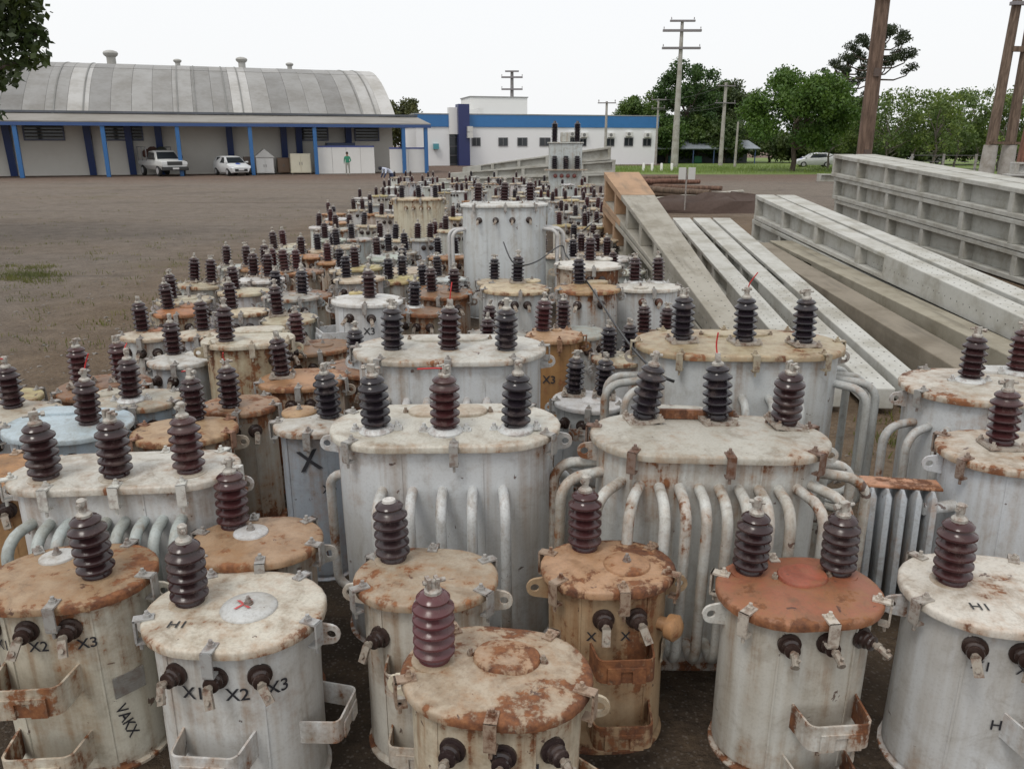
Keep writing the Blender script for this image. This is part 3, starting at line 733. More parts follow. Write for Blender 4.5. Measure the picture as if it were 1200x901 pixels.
# its radiator: header and pressed fins
rad = P(1064, 566, .84) - Vector((t.location.x, t.location.y, 0)); rzz = t.rotation_euler.z
rl = Matrix.Rotation(-rzz, 4, 'Z') @ Vector((rad.x, rad.y, 0))
b = MB(); b.box(-.18, .18, -.05, .07, .815, .83); hd = add('radiator_header', b.mesh('header'), M['steel'], t, (rl.x, rl.y + .05, 0), color=(.50, .24, .14, .6)); bevel(hd, .005)
for zz in (.72, .2): b = MB(); b.cyl((.1, .0, zz), (.45, .16, zz), .03, 10); add('radiator_pipe', b.mesh('pipe', 40), M['steel'], t, (rl.x, rl.y, 0), color=(.55, .57, .58, .3))
b = MB(); b.loft([[(x * s_ * .021, y * s2, z) for x, y in ((-1, -.08), (-.6, -.1), (.6, -.1), (1, -.08), (1, .08), (.6, .1), (-.6, .1), (-1, .08))] for z, s_, s2 in ((.16, .3, .8), (.19, 1, 1), (.78, 1, 1), (.817, .35, .75))]); FIN = b.mesh('fin', 40)
for k in range(5): add('radiator_fin', FIN, M['steel'], t, (rl.x - .14 + .068 * k, rl.y + .05, 0), color=(.42, .455, .49, .25))

# ---- the other units that can be told apart
def unit(label, *a, **k):
    t = transformer(*a, **k); tag(t[0], label, 'transformer'); return t
unit('pale blue transformer with blue lid and low raised blue cover', SINGLE, 80, 494, .85, 142, .8, 0, tank=BLU, tr=.1, lid=(.50, .60, .66), lr=.08, hv=[(104, 497)], cover=(70, 484), coverd=.28, covr=.5, covcol=(.5, .6, .66, .05), wires=[(0, -.04, 0, .13)], hang=HB(.45, .12), clamps=5)
unit('dirty tan lidded transformer between the peeling lid and the streaked cream tank', SINGLE, 216, 503, .80, 120, .8, 8, tank=(.45, .40, .33), tr=.5, lid=(.47, .33, .20), lr=.4, hv=[(232, 488)], wires=[(0, .05, 0, -.0)], cover=None, clamps=6, clampcol=(.34, .2, .14, 1))
unit('brown lidded transformer with red wire curling from its bushing behind the tan lid', SINGLE, 283, 472, .80, 88, .8, 0, w=.50, tank=(.40, .37, .32), tr=.5, lid=(.36, .24, .16), lr=.65, hv=[(268, 482)], wires=[(0, .05, 0, .07)], lv=3, clamps=5)
unit('pale lidded transformer with a short red wire, next to the pale blue one', SINGLE, 14, 482, .82, 100, .8, 0, w=.58, tank=GRY, tr=.35, lid=(.50, .46, .38), lr=.4, hv=[(15, 478)], wires=[(0, -.05, 0, .03)], clamps=5)
unit('grey lidded transformer with a tall red wire, behind the pale blue one', SINGLE, 158, 466, .82, 90, .78, 10, w=.56, tank=BLU, tr=.3, lid=(.48, .46, .39), lr=.45, hv=[(152, 470)], wires=[(0, -.04, 0, .06)], flange='r', cover=(128, 462), coverd=.16, clamps=6)
unit('orange tank transformer with rust orange lid beside the long peeling lid', SINGLE, -4, 549, .84, 80, .8, 0, w=.56, tank=(.44, .26, .12), tr=.6, lid=(.48, .25, .10), lr=.5, hv=[(-30, 552)], clamps=6, clampcol=(.45, .36, .28, .7))
t, L, rt, h = unit('grey blue tank transformer scrawled with a black cross and capped by a loose tan disc', SINGLE, 366, 493, .92, 88, .85, -4, tank=(.34, .38, .43), tr=.22, lid=(.55, .54, .50), lr=.35, hv=[(388, 489)], hvcol=BLK, cover=(352, 484), coverd=.20, covcol=(.5, .33, .18, .4), lv=0, clamps=4, lugs=False)
letter_wall(t, L, rt, 'X', .02, h - .17, .17, tilt=.2); letter_wall(t, L, rt, 'XS', .12, h - .34, .07)
unit('tall cream transformer with thick rust streaks and a bulky puckered cover', SINGLE, 290, 396, .98, 106, .78, 14, tank=(.56, .50, .36), tr=.55, lid=(.58, .55, .45), lr=.4, hv=[(264, 402)], cover=(303, 388), coverd=.40, covr=.55, covcol=(.60, .57, .48, .25), lvs=.32, lv=3, hang=HB(.45, .15, .38, 1.2), clamps=6, hvcol=BRN, clampcol=(.5, .45, .36, .5))
unit('low grey white transformer with flat white lid beside the rust streaked cream tank', SINGLE, 212, 420, .80, 66, .85, 0, w=.50, tank=GRY, tr=.25, lid=(.60, .60, .57), lr=.25, hv=[(204, 415)], cover=(228, 416), coverd=.15, clamps=4)
unit('cream transformer with red brown cover, first in the row along the open yard', SINGLE, 172, 391, .80, 54, .8, 0, w=.46, tank=WHT, tr=.3, lid=CRM, lr=.5, hv=[(168, 384)], cover=(182, 388), coverd=.15, covcol=(.36, .14, .08, .6), clamps=5)
unit('dull cream transformer squeezed behind the flat white lid', SINGLE, 236, 390, .80, 50, .8, 0, w=.46, tank=GRY, tr=.4, lid=CRM, lr=.5, hv=[(238, 388)], clamps=5)
unit('transformer with fully rust orange lid along the open yard edge', SINGLE, 210, 364, .80, 52, .8, 5, w=.50, tank=CRM, tr=.5, lid=(.42, .17, .07), lr=.55, hv=[(194, 361)], cover=(222, 360), coverd=.18, covcol=(.42, .17, .07, .5), clamps=5)
t, L, rt, h = unit('bright white round transformer with a yellow cover behind its bushing', SINGLE, 428, 350, 1.0, 84, .92, 0, tank=(.62, .64, .66), tr=.06, lid=(.70, .71, .70), lr=.05, hv=[(431, 350)], cover=(415, 345), coverd=.14, covcol=(.55, .45, .2, .2), lv=2, lvgap=.2, lvs=-.02, hang=[(-.35, .6, 1.6, .05)], clamps=4)
letter_wall(t, L, rt, 'X3', .06, h - .25, .09)
t, L, rt, h = unit('rusty orange tank transformer with a knob topped pink orange lid', SINGLE, 650, 391, .92, 68, .85, 0, tank=(.42, .24, .10), tr=.4, lid=(.50, .33, .20), lr=.5, hv=[(622, 384)], hvcol=MAR, cover=(652, 388), coverd=.09, clamps=5, lv=0, clampcol=(.34, .2, .12, 1))
letter_wall(t, L, rt, 'X3', -.05, h - .33, .09)
unit('white transformer with cream lid stained orange and a black cable at its bushing', SINGLE, 602, 336, .95, 82, .82, 0, tank=WHT, tr=.22, lid=(.58, .49, .33), lr=.45, hv=[(605, 328)], hvcol=BLK, cover=(622, 330), coverd=.2, clamps=5, flange='s')
unit('rust rimmed transformer with a thick tan cover crossed by a sagging black cable', SINGLE, 690, 337, 1.0, 78, .85, 0, tank=(.50, .52, .52), tr=.4, lid=(.48, .34, .18), lr=.55, hv=[(674, 326)], hvcol=BLK, cover=(700, 332), coverd=.26, covr=.7, covcol=(.50, .42, .28, .3), lv=2, lvgap=.24, clamps=5)
unit('pale lidded transformer with a rust red band under its rim', SINGLE, 688, 309, 1.12, 80, .85, 0, tank=(.55, .50, .42), tr=.55, lid=(.66, .64, .58), lr=.25, hv=[(690, 306)], cover=(705, 304), coverd=.24, clamps=5)
unit('white two bushing transformer with diamond rust marks on its tank next to the pole stack', SINGLE, 760, 335, .95, 77, .75, 0, tank=(.60, .62, .63), tr=.2, lid=(.66, .65, .60), lr=.2, hv=[(738, 328), (774, 331)], hvcol=BRN, flange='r', cover=(752, 338), coverd=.16, lv=2, lvgap=.17, clamps=4, lvcol=(.12, .05, .03, 1))
t, L, rt, h = unit('big pale grey transformer with fat side tubes, taller than all around it', THREE, 592, 238, 1.60, 104, .62, 0, tank=(.58, .61, .62), tr=.12, lid=(.64, .65, .63), lr=.12, hv=[(-.37, .0, 0), (0, .08, 0), (.37, 0, 0)], hvcol=BRN, flange='r', cover=(.02, -.14, 0), coverd=.45, covr=.4,
     lv=4, lvgap=.23, lvz=.20, clamps=8, tubes=[(.62, .22, 1.25, .2, .1), (.72, .26, 1.25, .2, .1), (.82, .24, 1.25, .2, .1), (.92, .2, 1.25, .2, .1), (-.62, .2, 1.25, .2, .1), (-.75, .2, 1.25, .2, .1)])
unit('tall cream transformer with four heart shaped rust stains under its lid', THREE, 491, 232, 1.30, 64, .6, 0, tank=(.58, .54, .42), tr=.3, lid=(.56, .48, .34), lr=.4, hv=[(-.36, 0, 0), (0, .05, 0), (.36, 0, 0)], hvcol=BLK, lv=4, lvgap=.16, lvz=.17, clamps=6, lvcol=(.2, .12, .06, 1), lod=1)

# ---- the crowd of small units behind: pixel of the lid centre, look, turn
LOOK = {
 'c': ('cream lidded grey white transformer among the crowded back rows', (.56, .57, .56), .3, (.56, .50, .38), .42),
 'o': ('rust orange lidded transformer among the crowded back rows', (.50, .46, .40), .5, (.44, .24, .12), .55),
 'w': ('flat white lidded transformer among the crowded back rows', (.60, .62, .62), .2, (.66, .67, .66), .12),
 'g': ('dull grey lidded transformer among the crowded back rows', (.46, .50, .52), .35, (.42, .43, .40), .4),
 'y': ('yellowed lidded transformer among the crowded back rows', (.58, .58, .54), .3, (.50, .43, .22), .35),
 'p': ('pale green grey lidded transformer among the crowded back rows', (.50, .55, .52), .25, (.50, .54, .49), .25),
 'b': ('dark brown lidded transformer among the crowded back rows', (.40, .36, .31), .55, (.24, .15, .10), .6)}
crowd = [(228, 352, 'c'), (249, 332, 'c'), (281, 341, 'c'), (276, 312, 'p'), (300, 326, 'w'), (316, 366, 'c'), (316, 314, 'o'), (332, 293, 'p'), (343, 287, 'c'), (356, 318, 'b'), (362, 370, 'c'), (331, 319, 'o'),
 (372, 300, 'o'), (383, 292, 'c'), (394, 318, 'c'), (420, 326, 'c'), (402, 305, 'o'), (378, 266, 'w'), (398, 250, 'o'), (403, 268, 'g'), (404, 288, 'c'), (426, 279, 'g'), (447, 279, 'w'), (424, 232, 'w'), (445, 229, 'y'), (441, 250, 'o'), (452, 252, 'c'),
 (472, 281, 'c'), (494, 280, 'g'), (421, 311, 'y'), (444, 300, 'p'), (474, 314, 'c'), (472, 327, 'y'), (498, 335, 'b'), (525, 300, 'o'), (536, 255, 'y'), (515, 345, 'b'), (500, 360, 'b'), (464, 298, 'g'), (360, 345, 'b'), (340, 345, 'g'), (372, 405, 'b'), (395, 432, 'b'), (340, 432, 'o'), (255, 440, 'b'),
 (662, 264, 'y'), (678, 280, 'c'), (694, 262, 'w'), (704, 281, 'c'), (680, 254, 'g'), (713, 266, 'y'), (692, 297, 'c'), (716, 302, 'c'), (735, 303, 'w'), (742, 318, 'p'), (638, 232, 'w'), (650, 236, 'g'), (658, 231, 'c'), (668, 234, 'y'), (680, 230, 'w'), (690, 235, 'c'), (700, 232, 'g'), (690, 244, 'c'), (712, 250, 'g'), (665, 248, 'g'),
 (470, 216, 'c'), (484, 214, 'g'), (498, 213, 'w'), (512, 216, 'c'), (455, 220, 'w'), (524, 222, 'p'), (538, 224, 'w'), (548, 216, 'c'), (560, 219, 'y'), (575, 215, 'c'), (590, 218, 'g'), (605, 215, 'c'), (618, 217, 'w'), (632, 220, 'c'), (463, 208, 'c'), (478, 207, 'g'), (505, 208, 'g'), (530, 209, 'c'), (556, 207, 'w'), (582, 208, 'c'), (608, 208, 'g'), (640, 213, 'c'), (665, 216, 'w'), (685, 218, 'y'), (650, 208, 'c'), (675, 209, 'g'), (437, 240, 'g'), (414, 246, 'c'), (388, 280, 'p'), (528, 270, 'c')]
items = []
rn = random.Random(5)
for (px, py, k) in crowd:
    z = rn.uniform(.72, .86)
    c = P(px, py, z); items.append([c.x, c.y, z, k, rn.uniform(.50, .64), px, py])
# fill what lies between them, up to the edges of the field
for _ in range(700):
    y = rn.uniform(5.0, 40); x = rn.uniform(-3.6 - (y - 7) * .05, 1.45 if y < 16.5 else 3.4)
    if y < 9.5 and x < -3.1: continue
    r0 = .74 if y < 11 else .92 if y < 20 else 1.15
    if all((x - q[0]) ** 2 + (y - q[1]) ** 2 > r0 ** 2 for q in items) and all((x - a) ** 2 + (y - b_) ** 2 > (max(w, d) * .5 + .36) ** 2 for a, b_, w, d, _ in PLAN):
        items.append([x, y, rn.uniform(.6, .78), rn.choice('cccowwgypb'), rn.uniform(.50, .62), None, None])
for it in range(60):                      # push overlapping ones apart
    for i, a in enumerate(items):
        for b_ in items[:i]:
            dx, dy = a[0] - b_[0], a[1] - b_[1]; dd = math.hypot(dx, dy) or .01; m = (a[4] + b_[4]) / 2 + .06
            if dd < m:
                f = (m - dd) / 2 / dd; a[0] += dx * f; a[1] += dy * f; b_[0] -= dx * f; b_[1] -= dy * f
        for (X, Y, w, d, rz) in PLAN:
            ca, sa = math.cos(rz), math.sin(rz); lx, ly = (a[0] - X) * ca + (a[1] - Y) * sa, -(a[0] - X) * sa + (a[1] - Y) * ca
            Lh = (w - d) / 2; qx = max(-Lh, min(Lh, lx)); dx, dy = lx - qx, ly; dd = math.hypot(dx, dy) or .01; m = d / 2 + a[4] / 2 + .1
            if dd < m:
                f = (m - dd) / dd; wx, wy = dx * f, dy * f; a[0] += wx * ca - wy * sa; a[1] += wx * sa + wy * ca
        if a[1] < 16.5 and a[0] > 1.55: a[0] = 1.55
for (x, y, z, k, w, px, py) in items:
    lab, tc, tr, lc, lr = LOOK[k]
    def j(c):
        k_ = rn.uniform(.82, 1.1); return tuple(max(.02, v * k_ * rn.uniform(.97, 1.03)) for v in c)
    far = y > 13
    nb = (2 if rn.random() < .28 else 1) if rn.random() > .06 else 0
    hv = [(-w * .22, rn.uniform(-.03, .08), 0), (w * .2, rn.uniform(-.03, .08), 0)][:nb]
    hc = rn.choice([(BRN, 'brown'), (BLK, 'black'), (MAR, 'maroon'), (BRN, 'brown')]); cov = rn.random() < .7
    t = transformer(SINGLE, px or 0, py or 0, z, w=w, asp=rn.uniform(.78, .92), rot=rn.uniform(-40, 40), xy=(x, y), tank=j(tc), tr=tr, lid=j(lc), lr=lr, hv=hv, hvcol=hc[0],
        cover=(w * .1, -.04, 0) if cov else None, coverd=.18, lv=rn.choice([2, 3, 3]), lvs=rn.uniform(-.2, .2), clamps=5 if not far else 3, lod=2 if far else 1, lugs=not far, hang=(HB(.42, .12, rn.uniform(-.2, .2)) if not far else None),
        flange=rn.choice([None, None, 'r', 's']) if not far else None)[0]
    where = 'along the open yard' if x < -2.7 - (y - 7) * .05 else 'beside the pole stack' if x > .7 and y < 17 else 'before the big pale grey transformer' if y < 11 else 'around the tall cream transformer' if y < 19 else 'past the orange stained butt' if x > 1.0 else 'before the boxy power transformer' if y < 31 else 'in the last rows'
    lab2 = '%s lidded transformer, %s bushing%s, %s, %s' % (lab.split(' lidded')[0], ('two ' + hc[1] if nb == 2 else 'one ' + hc[1] if nb else 'no'), 's' if nb == 2 else '', 'round cover' if cov else 'no cover', where)
    tag(t, lab2, 'transformer', 'small transformers crowded in the back rows')
print('transformers', len(PLAN))
# two ladles of black cable lying over the units
def cable(label, pix, r=.008):
    pts = [P(x, y, z) for x, y, z in pix]
    o = wire('black_cable', pts, r, (.008, .008, .009, 1), None, 8); tag(o, label, 'cable'); return o
cable('thick black cable sagging across several lids down to a tilted bushing', [(590, 284, 1.35), (603, 309, 1.22), (628, 307, 1.18), (657, 288, 1.22), (664, 300, 1.12), (690, 333, 1.03), (724, 385, 1.08), (752, 420, 1.24), (775, 440, 1.26), (790, 447, 1.24)])
cable('short black cable between the small grey lids beside the pole stack', [(676, 276, 1.0), (700, 258, 1.05), (722, 247, 1.0)], .014)

# ================================================================ CONCRETE POLES
def pole_mesh(Lg, wb, hb, wt, ht, zb, zt, solid=.72, ribs=1.7, holes=True, seed=0):
    """double-T pole lying along +x: butt at x=0, tip at x=Lg"""
    b = MB()
    W = lambda x: wb + (wt - wb) * x / Lg
    Hh = lambda x: hb + (ht - hb) * x / Lg
    Z = lambda x: zb + (zt - zb) * x / Lg
    def seg(x0, x1, y0f, y1f, z0f, z1f, grow=0.0):
        q = []
        for zf in (z0f, z1f):
            for (x, yf) in ((x0, y0f), (x1, y0f), (x1, y1f), (x0, y1f)):
                q.append((x, W(x) * yf + grow * (1 if yf > 0 else -1), Z(x) + Hh(x) * zf))
        b.hexa(q)
    xs = Lg * solid
    seg(0, xs, -.5, .5, 0, .17); seg(0, xs, -.5, .5, .83, 1.0)
    seg(.02, xs, -.13, .13, .16, .84)
    x = .0; k = 0
    while x < xs - .5:
        seg(x + .01, x + .20, -.485, .485, .165, .835); x += ribs * (1 - .25 * x / Lg)
    seg(xs - .25, Lg, -.499, .499, .002, .998)
    return b.mesh('concrete_pole')
def hole_mesh(Lg, wb, hb, wt, ht, zb, zt, solid, pitch=.16):
    b = MB(); x = Lg * solid * .93
    while x < Lg - .12:
        f = x / Lg; w = wb + (wt - wb) * f; zt_ = zb + (zt - zb) * f + hb + (ht - hb) * f
        for y in (-w * .22, w * .22):
            q = Matrix.Translation((x, y, zt_ - .004)); b.lathe([(.009, 0), (.009, .0058)], 6, q)
        q = Matrix.Translation((x, -w / 2 + .004, zt_ - (hb + (ht - hb) * f) * .5)) @ Matrix.Rotation(math.pi / 2, 4, 'X'); b.lathe([(.009, 0), (.009, .0058)], 6, q)
        q = Matrix.Translation((x, w / 2 - .004, zt_ - (hb + (ht - hb) * f) * .5)) @ Matrix.Rotation(-math.pi / 2, 4, 'X'); b.lathe([(.009, 0), (.009, .0058)], 6, q)
        x += pitch
    return b.mesh('bolt_holes')
def pole(label, butt, tip, wb, hb, wt, ht, zb, zt, col, stain=.4, solid=.72, ribs=1.7, holes=True, group=None, orange=None):
    bx, by = butt; tx, ty = tip; by += random.uniform(-.07, .07); bx += random.uniform(-.012, .012); tx += random.uniform(-.015, .015); Lg = math.hypot(tx - bx, ty - by); rz = math.atan2(ty - by, tx - bx)
    root = empty('concrete_pole', (bx, by, 0), rz)
    s = add('shaft', pole_mesh(Lg, wb, hb, wt, ht, zb, zt, solid, ribs), M['conc'], root, color=(*col, stain)); bevel(s, .012, 2)
    if holes:
        ho = add('bolt_holes', hole_mesh(Lg, wb, hb, wt, ht, zb, zt, solid), M['rubber'], root, color=(.11, .11, .10, 1)); stuff(ho)
    if orange:
        b = MB(); f = orange / Lg
        W = wb + (wt - wb) * f; Hh = hb + (ht - hb) * f; Z = zb + (zt - zb) * f; g = .004
        for (z0, z1, y0, y1) in ((.83, 1, -.5, .5), (0, .17, -.5, .5), (.17, .83, -.13, .13)):
            q = []
            for zf in (z0, z1):
                gz = g if zf == 1 else (-g if zf == 0 else 0)
                for (x, yf, ww, hh, zz) in ((-g, y0, wb, hb, zb), (orange, y0, W, Hh, Z), (orange, y1, W, Hh, Z), (-g, y1, wb, hb, zb)):
                    q.append((x, ww * yf + g * (1 if yf > 0 else -1), zz + hh * zf + gz))
            b.hexa(q)
        x = 0
        while x < orange - .25:
            ff = (x + .1) / Lg; w2 = wb + (wt - wb) * ff; h2 = hb + (ht - hb) * ff; z2 = zb + (zt - zb) * ff
            b.box(x + .006, x + .204, -w2 * .488, w2 * .488, z2 + h2 * .17, z2 + h2 * .83); x += ribs
        add('soil_stained_butt', b.mesh('stain'), M['conc'], root, color=(.42, .26, .15, .7))
    tag(root, label, 'concrete pole', group); return root
CON = (.43, .43, .395); CONL = (.51, .51, .475); OLD = (.23, .195, .145)
# stack beside the transformers (three layers, butts at the far end)
for lay in range(3):
    pole(['lowest concrete pole in the stack beside the transformers, its butt soil stained', 'middle concrete pole in the stack beside the transformers, under the orange butt', 'orange stained butt concrete pole on top of the stack beside the transformers'][lay],
         (2.09, 16.0 - .1 * lay), (2.17 + .02 * lay, 7.3 + .25 * (2 - lay)), .66, .62, .27, .2, .632 * lay, .205 * lay, (.36, .34, .29), .8, .66, 1.25, holes=(lay == 2), orange=(.9, 1.6, 2.0)[lay])
# three long poles side by side
tips = [(975, 470), (1034, 472), (1069, 466)]
for k in range(3):
    tp = P(*tips[k], .12)
    pole(['pale concrete pole with drilled tip nearest the orange stained stack', 'pale concrete pole with square drilled tip lying between two like it', 'pale concrete pole with drilled tip beside the mossy old poles'][k],
         (3.97 + .46 * k, 19.0), (tp.x, tp.y), .40, .5, .23, .2, .25, .06, CONL, .25, .62, 1.5)
# two mossy old poles
pole('mossy brown old concrete pole lying on the ground next to the three pale poles', (5.02, 16.4), (4.22, 6.2), .46, .46, .34, .34, .02, .06, OLD, 1.0, .3, 2.2, holes=False)
pole('mossy brown old concrete pole lying on the ground next to the double layered pale pair', (5.58, 16.8), (4.95, 6.3), .46, .46, .34, .34, .02, .08, (.33, .30, .23), 1.0, .3, 2.2, holes=False)
# double-layered pair
for lay in range(2):
    for k in range(2):
        pole(('grey white drilled concrete pole, inner top one of the two layer pair' if k == 0 else 'grey white drilled concrete pole, outer top one of the two layer pair') if lay else 'concrete pole in the lower layer of the two layer pair',
             (6.26 + .5 * k, 20.4 - .15 * lay), (5.3 + .42 * k, 5.9), .45, .59, .26, .23, .6 * lay + .01, .24 * lay + .06 + .05 * lay, CONL if lay else CON, .3, .6, 2.5, holes=bool(lay), group='poles in the lower layer' if not lay else None)
# big three-layer stack
for lay in range(3):
    for k in range(2):
        pole(['bottom', 'middle', 'top'][lay] + ' ribbed concrete pole on the ' + ('near' if k == 0 else 'far') + ' side of the tall three layer stack' if False else
             ['lowest ribbed concrete pole', 'middle ribbed concrete pole', 'topmost ribbed concrete pole'][lay] + [' in the tall three layer stack, transformer side', ' in the tall three layer stack, fence side'][k],
             (10.75 + .68 * k, 26.9 - .25 * (2 - lay)), (8.8 + .60 * k, 10.2), .62, .685, .48, .47, .697 * lay + .005, .485 * lay + .04, CON if lay < 2 else (.47, .47, .435), .35, .97, 2.6, holes=False)
# stack behind the transformers, seen side on
for lay in range(3):
    for k in range(2):
        pole('long ribbed concrete pole in the stack behind the last transformers', (6.5 - .3 * lay, 49.5 + .66 * k), (-4.6 + .8 * lay, 50.6 + .5 * k), .6, .75, .4, .34, .755 * lay, .345 * lay, CON, .4, .9, 1.9, holes=False, group='poles stacked behind the last transformers')
# odd poles in the yard beyond
def log(name, label, a, b_, r0, r1, col, z=None, cat='log', group=None, mat='wood'):
    a = Vector(a); b_ = Vector(b_); n = 7; pts = [a.lerp(b_, i / n) + Vector((0, 0, random.uniform(-.012, .012))) for i in range(n + 1)]
    m = MB(); m.tube(pts, r0, 12, [r0 + (r1 - r0) * i / n for i in range(n + 1)])
    o = add(name, m.mesh(name, 50), M[mat], None, color=col)
    return tag(o, label, cat, group)
G = 'old timber poles piled in the yard'
for i, (a, b_, r0, r1, z) in enumerate([((737, 226), (842, 230), .17, .13, .17), ((738, 218), (846, 221), .17, .12, .16), ((740, 214), (820, 213), .16, .13, .15), ((742, 221), (832, 226), .15, .12, .45), ((736, 209), (812, 208), .16, .14, .15), ((742, 213), (800, 212), .15, .12, .44)]):
    p, q = P(*a, z), P(*b_, z); log('timber_pole', 'weathered brown timber pole piled on the ground past the orange stained butt', (p.x, p.y, z), (q.x, q.y, z), r0, r1, (.17 + .03 * (i % 3), .12, .085, 1), group=G)
p, q = P(742, 238, .15), P(870, 224, .15); log('light_pole', 'slim pale concrete pole lying alone in front of the timber pile', (p.x, p.y, .16), (q.x, q.y, .12), .15, .1, (.40, .38, .33, .3), cat='pole', mat='conc')
pole('short grey concrete beam lying by the lawn edge', (20.4, 55), (26.5, 54.2), .5, .5, .42, .42, 0, 0, CON, .3, .97, 1.4, holes=False)
# heap of dark earth
b = MB(); rr = random.Random(4); n = 22; rings = []
for k, (f, z) in enumerate(((1, -.02), (.9, .16), (.7, .36), (.45, .52), (.18, .6))):
    rings.append([(9.2 * 1 + 4.2 * f * math.cos(2 * math.pi * j / n) * rr.uniform(.85, 1.1) - 1.6, 30.5 + 1.3 * f * math.sin(2 * math.pi * j / n) * rr.uniform(.8, 1.15), z * rr.uniform(.6, 1.2) if k else z) for j in range(n)])
b.loft(rings, cap0=False); o = add('earth_mound', b.mesh('mound', 80), M['stone'], color=(.075, .05, .04, 1)); struct(o)

# ================================================================ SIGN, UTILITY POLES
s = empty('sign_post', P(802, 250, 0))
b = MB(); b.cyl((0, 0, 0), (0, 0, 1.55), .03, 10); add('post', b.mesh('post', 40), M['metal'], s, color=(.30, .28, .26, .5))
for sx in (-.17, .17):
    b = MB(); b.box(sx - .13, sx + .13, -.05, -.035, 1.18, 1.6); bevel(add('plate', b.mesh('plate'), M['paint'], s, color=(.52, .52, .5, 1)), .006)
tag(s, 'pair of blank pale plates on one thin post beside the timber pile', 'sign')

def upole(label, px, base_row, top_row, r0, r1, col, arms=(), mat='conc', Y=None, extra=None, lean=0.0):
    b0 = P(px, base_row, 0) if Y is None else Vector((PY(px, 185, Y).x, Y, 0))
    top = PY(px, top_row, b0.y); Ht = top.z
    root = empty('utility_pole', (b0.x, b0.y, 0)); root.rotation_euler = (0, lean, 0)
    b = MB(); b.tube([(0, 0, Ht * i / 5) for i in range(6)], r0, 12, [r0 + (r1 - r0) * i / 5 for i in range(6)])
    add('shaft', b.mesh('shaft', 50), M[mat], root, color=col)
    for (row_, hw, th, ins, rzz) in arms:
        z = min(PY(px, row_, b0.y).z, Ht - th / 2)
        b = MB(); b.box(-hw, hw, -r1 - th, -r1 * .3, z - th / 2, z + th / 2); a = add('crossarm', b.mesh('arm'), M['metal'], root, (0, 0, 0), (0, 0, rzz), color=(.22, .21, .22, .3))
        for x in ins:
            m = GEO.get('ins')
            if m is None:
                bb = MB(); bb.lathe([(.02, 0), (.02, .08), (.07, .09), (.03, .13), (.07, .15), (.03, .2), (.05, .22), (.02, .27)], 10); m = GEO['ins'] = bb.mesh('ins', 40)
            add('insulator', m, M['porc'], a, (x * hw, -r1 - th * .5, z + th / 2), color=(.22, .2, .2, 1))
    tag(root, label, 'utility pole'); return root, Ht
t, Ht = upole('tall tapering concrete transmission pole with three dark crossarms in front of the trees', 790, 196, 24, .42, .16, (.42, .41, .38, .3), [(25, 1.3, .18, (-.9, .9), 0), (36.5, 2.0, .22, (-.95, .95), 0), (57, 2.0, .22, (-.95, .95), 0)])
upole('concrete pole with thin double crossarm beside the dense trees', 844, 194, 97, .27, .16, (.42, .40, .37, .3), [(101, 1.1, .12, (-.9, 0, .9), .3), (121, 1.3, .1, (-.9, .9), .3)])
upole('short plain concrete pole near the shed', 861, 196, 143, .15, .1, (.40, .38, .35, .3))
upole('thin concrete pole with a single crossarm in front of the office blue band', 709, 190, 119, .16, .11, (.40, .38, .36, .3), [(121, .9, .1, (-.9, .9), 0)], Y=84)
upole('slender concrete pole with two crossarms at the office end', 768, 193, 116, .16, .1, (.40, .38, .36, .3), [(117, .9, .1, (-.9, .9), 0), (127, .8, .08, (-.9, .9), 0)])
upole('dark steel mast with three crossarms rising behind the office roof block', 600, 190, 83, .3, .2, (.26, .25, .26, .4), [(84, .9, .18, (), 0), (91, 1.4, .2, (-.95, .95), 0), (105, 1.4, .2, (-.95, .95), 0)], Y=112)
t, Ht = upole('thick brown timber pole rising behind the tall three layer stack', 1012, 200, -60, .29, .25, (.20, .135, .10, 1), [], 'wood', Y=32)
b = MB(); b.box(-.62, -.3, -.3, .1, 7.9, 8.9); bevel(add('switch_box', b.mesh('box'), M['paint'], t, color=(.55, .55, .62, 1)), .02)
b = MB(); b.lathe([(.275, 7.45), (.285, 7.47), (.285, 7.58), (.275, 7.6)], 16); b.box(-.5, .45, -.34, -.27, 7.48, 7.56); add('band', b.mesh('band', 40), M['metal'], t, color=(.5, .45, .33, .5))
for z in (1.9, 4.8): 
    b = MB(); b.box(-.12, .1, -.33, -.25, z, z + .3); add('splice_plate', b.mesh('sp'), M['metal'], t, color=(.1, .08, .07, .6))
for i, (px, lab) in enumerate([(1158, 'brown timber pole of the braced pair beyond the fence'), (1181, 'second brown timber pole of the braced pair carrying the crossarm')]):
    t, Ht = upole(lab, px, 190, -40, .27, .2, (.22, .16, .12, 1), [(5, 1.2, .16, (-.8, .2, .9), 0)] if i else [], 'wood', Y=42, lean=R(1.0 - i * 1.2))
    b = MB(); b.tube([(0, 0, 0), (0, 0, 2.35)], .36, 12, [.38, .33]); add('concrete_sleeve', b.mesh('sl', 40), M['conc'], t, color=(.42, .40, .37, .4))
    if i == 0:
        b = MB(); b.box(.1, 1.05, -.24, -.1, 6.7, 6.95); add('brace', b.mesh('br'), M['wood'], t, color=(.2, .14, .1, 1))
        b = MB(); b.box(-.3, 1.3, -.34, -.28, 2.4, 2.52); add('brace', b.mesh('br'), M['wood'], t, color=(.2, .14, .1, 1))
t, Ht = upole('reddish brown timber pole next to the braced pair', 1198, 190, 20, .3, .26, (.24, .11, .075, 1), [], 'wood', Y=38, lean=R(3))

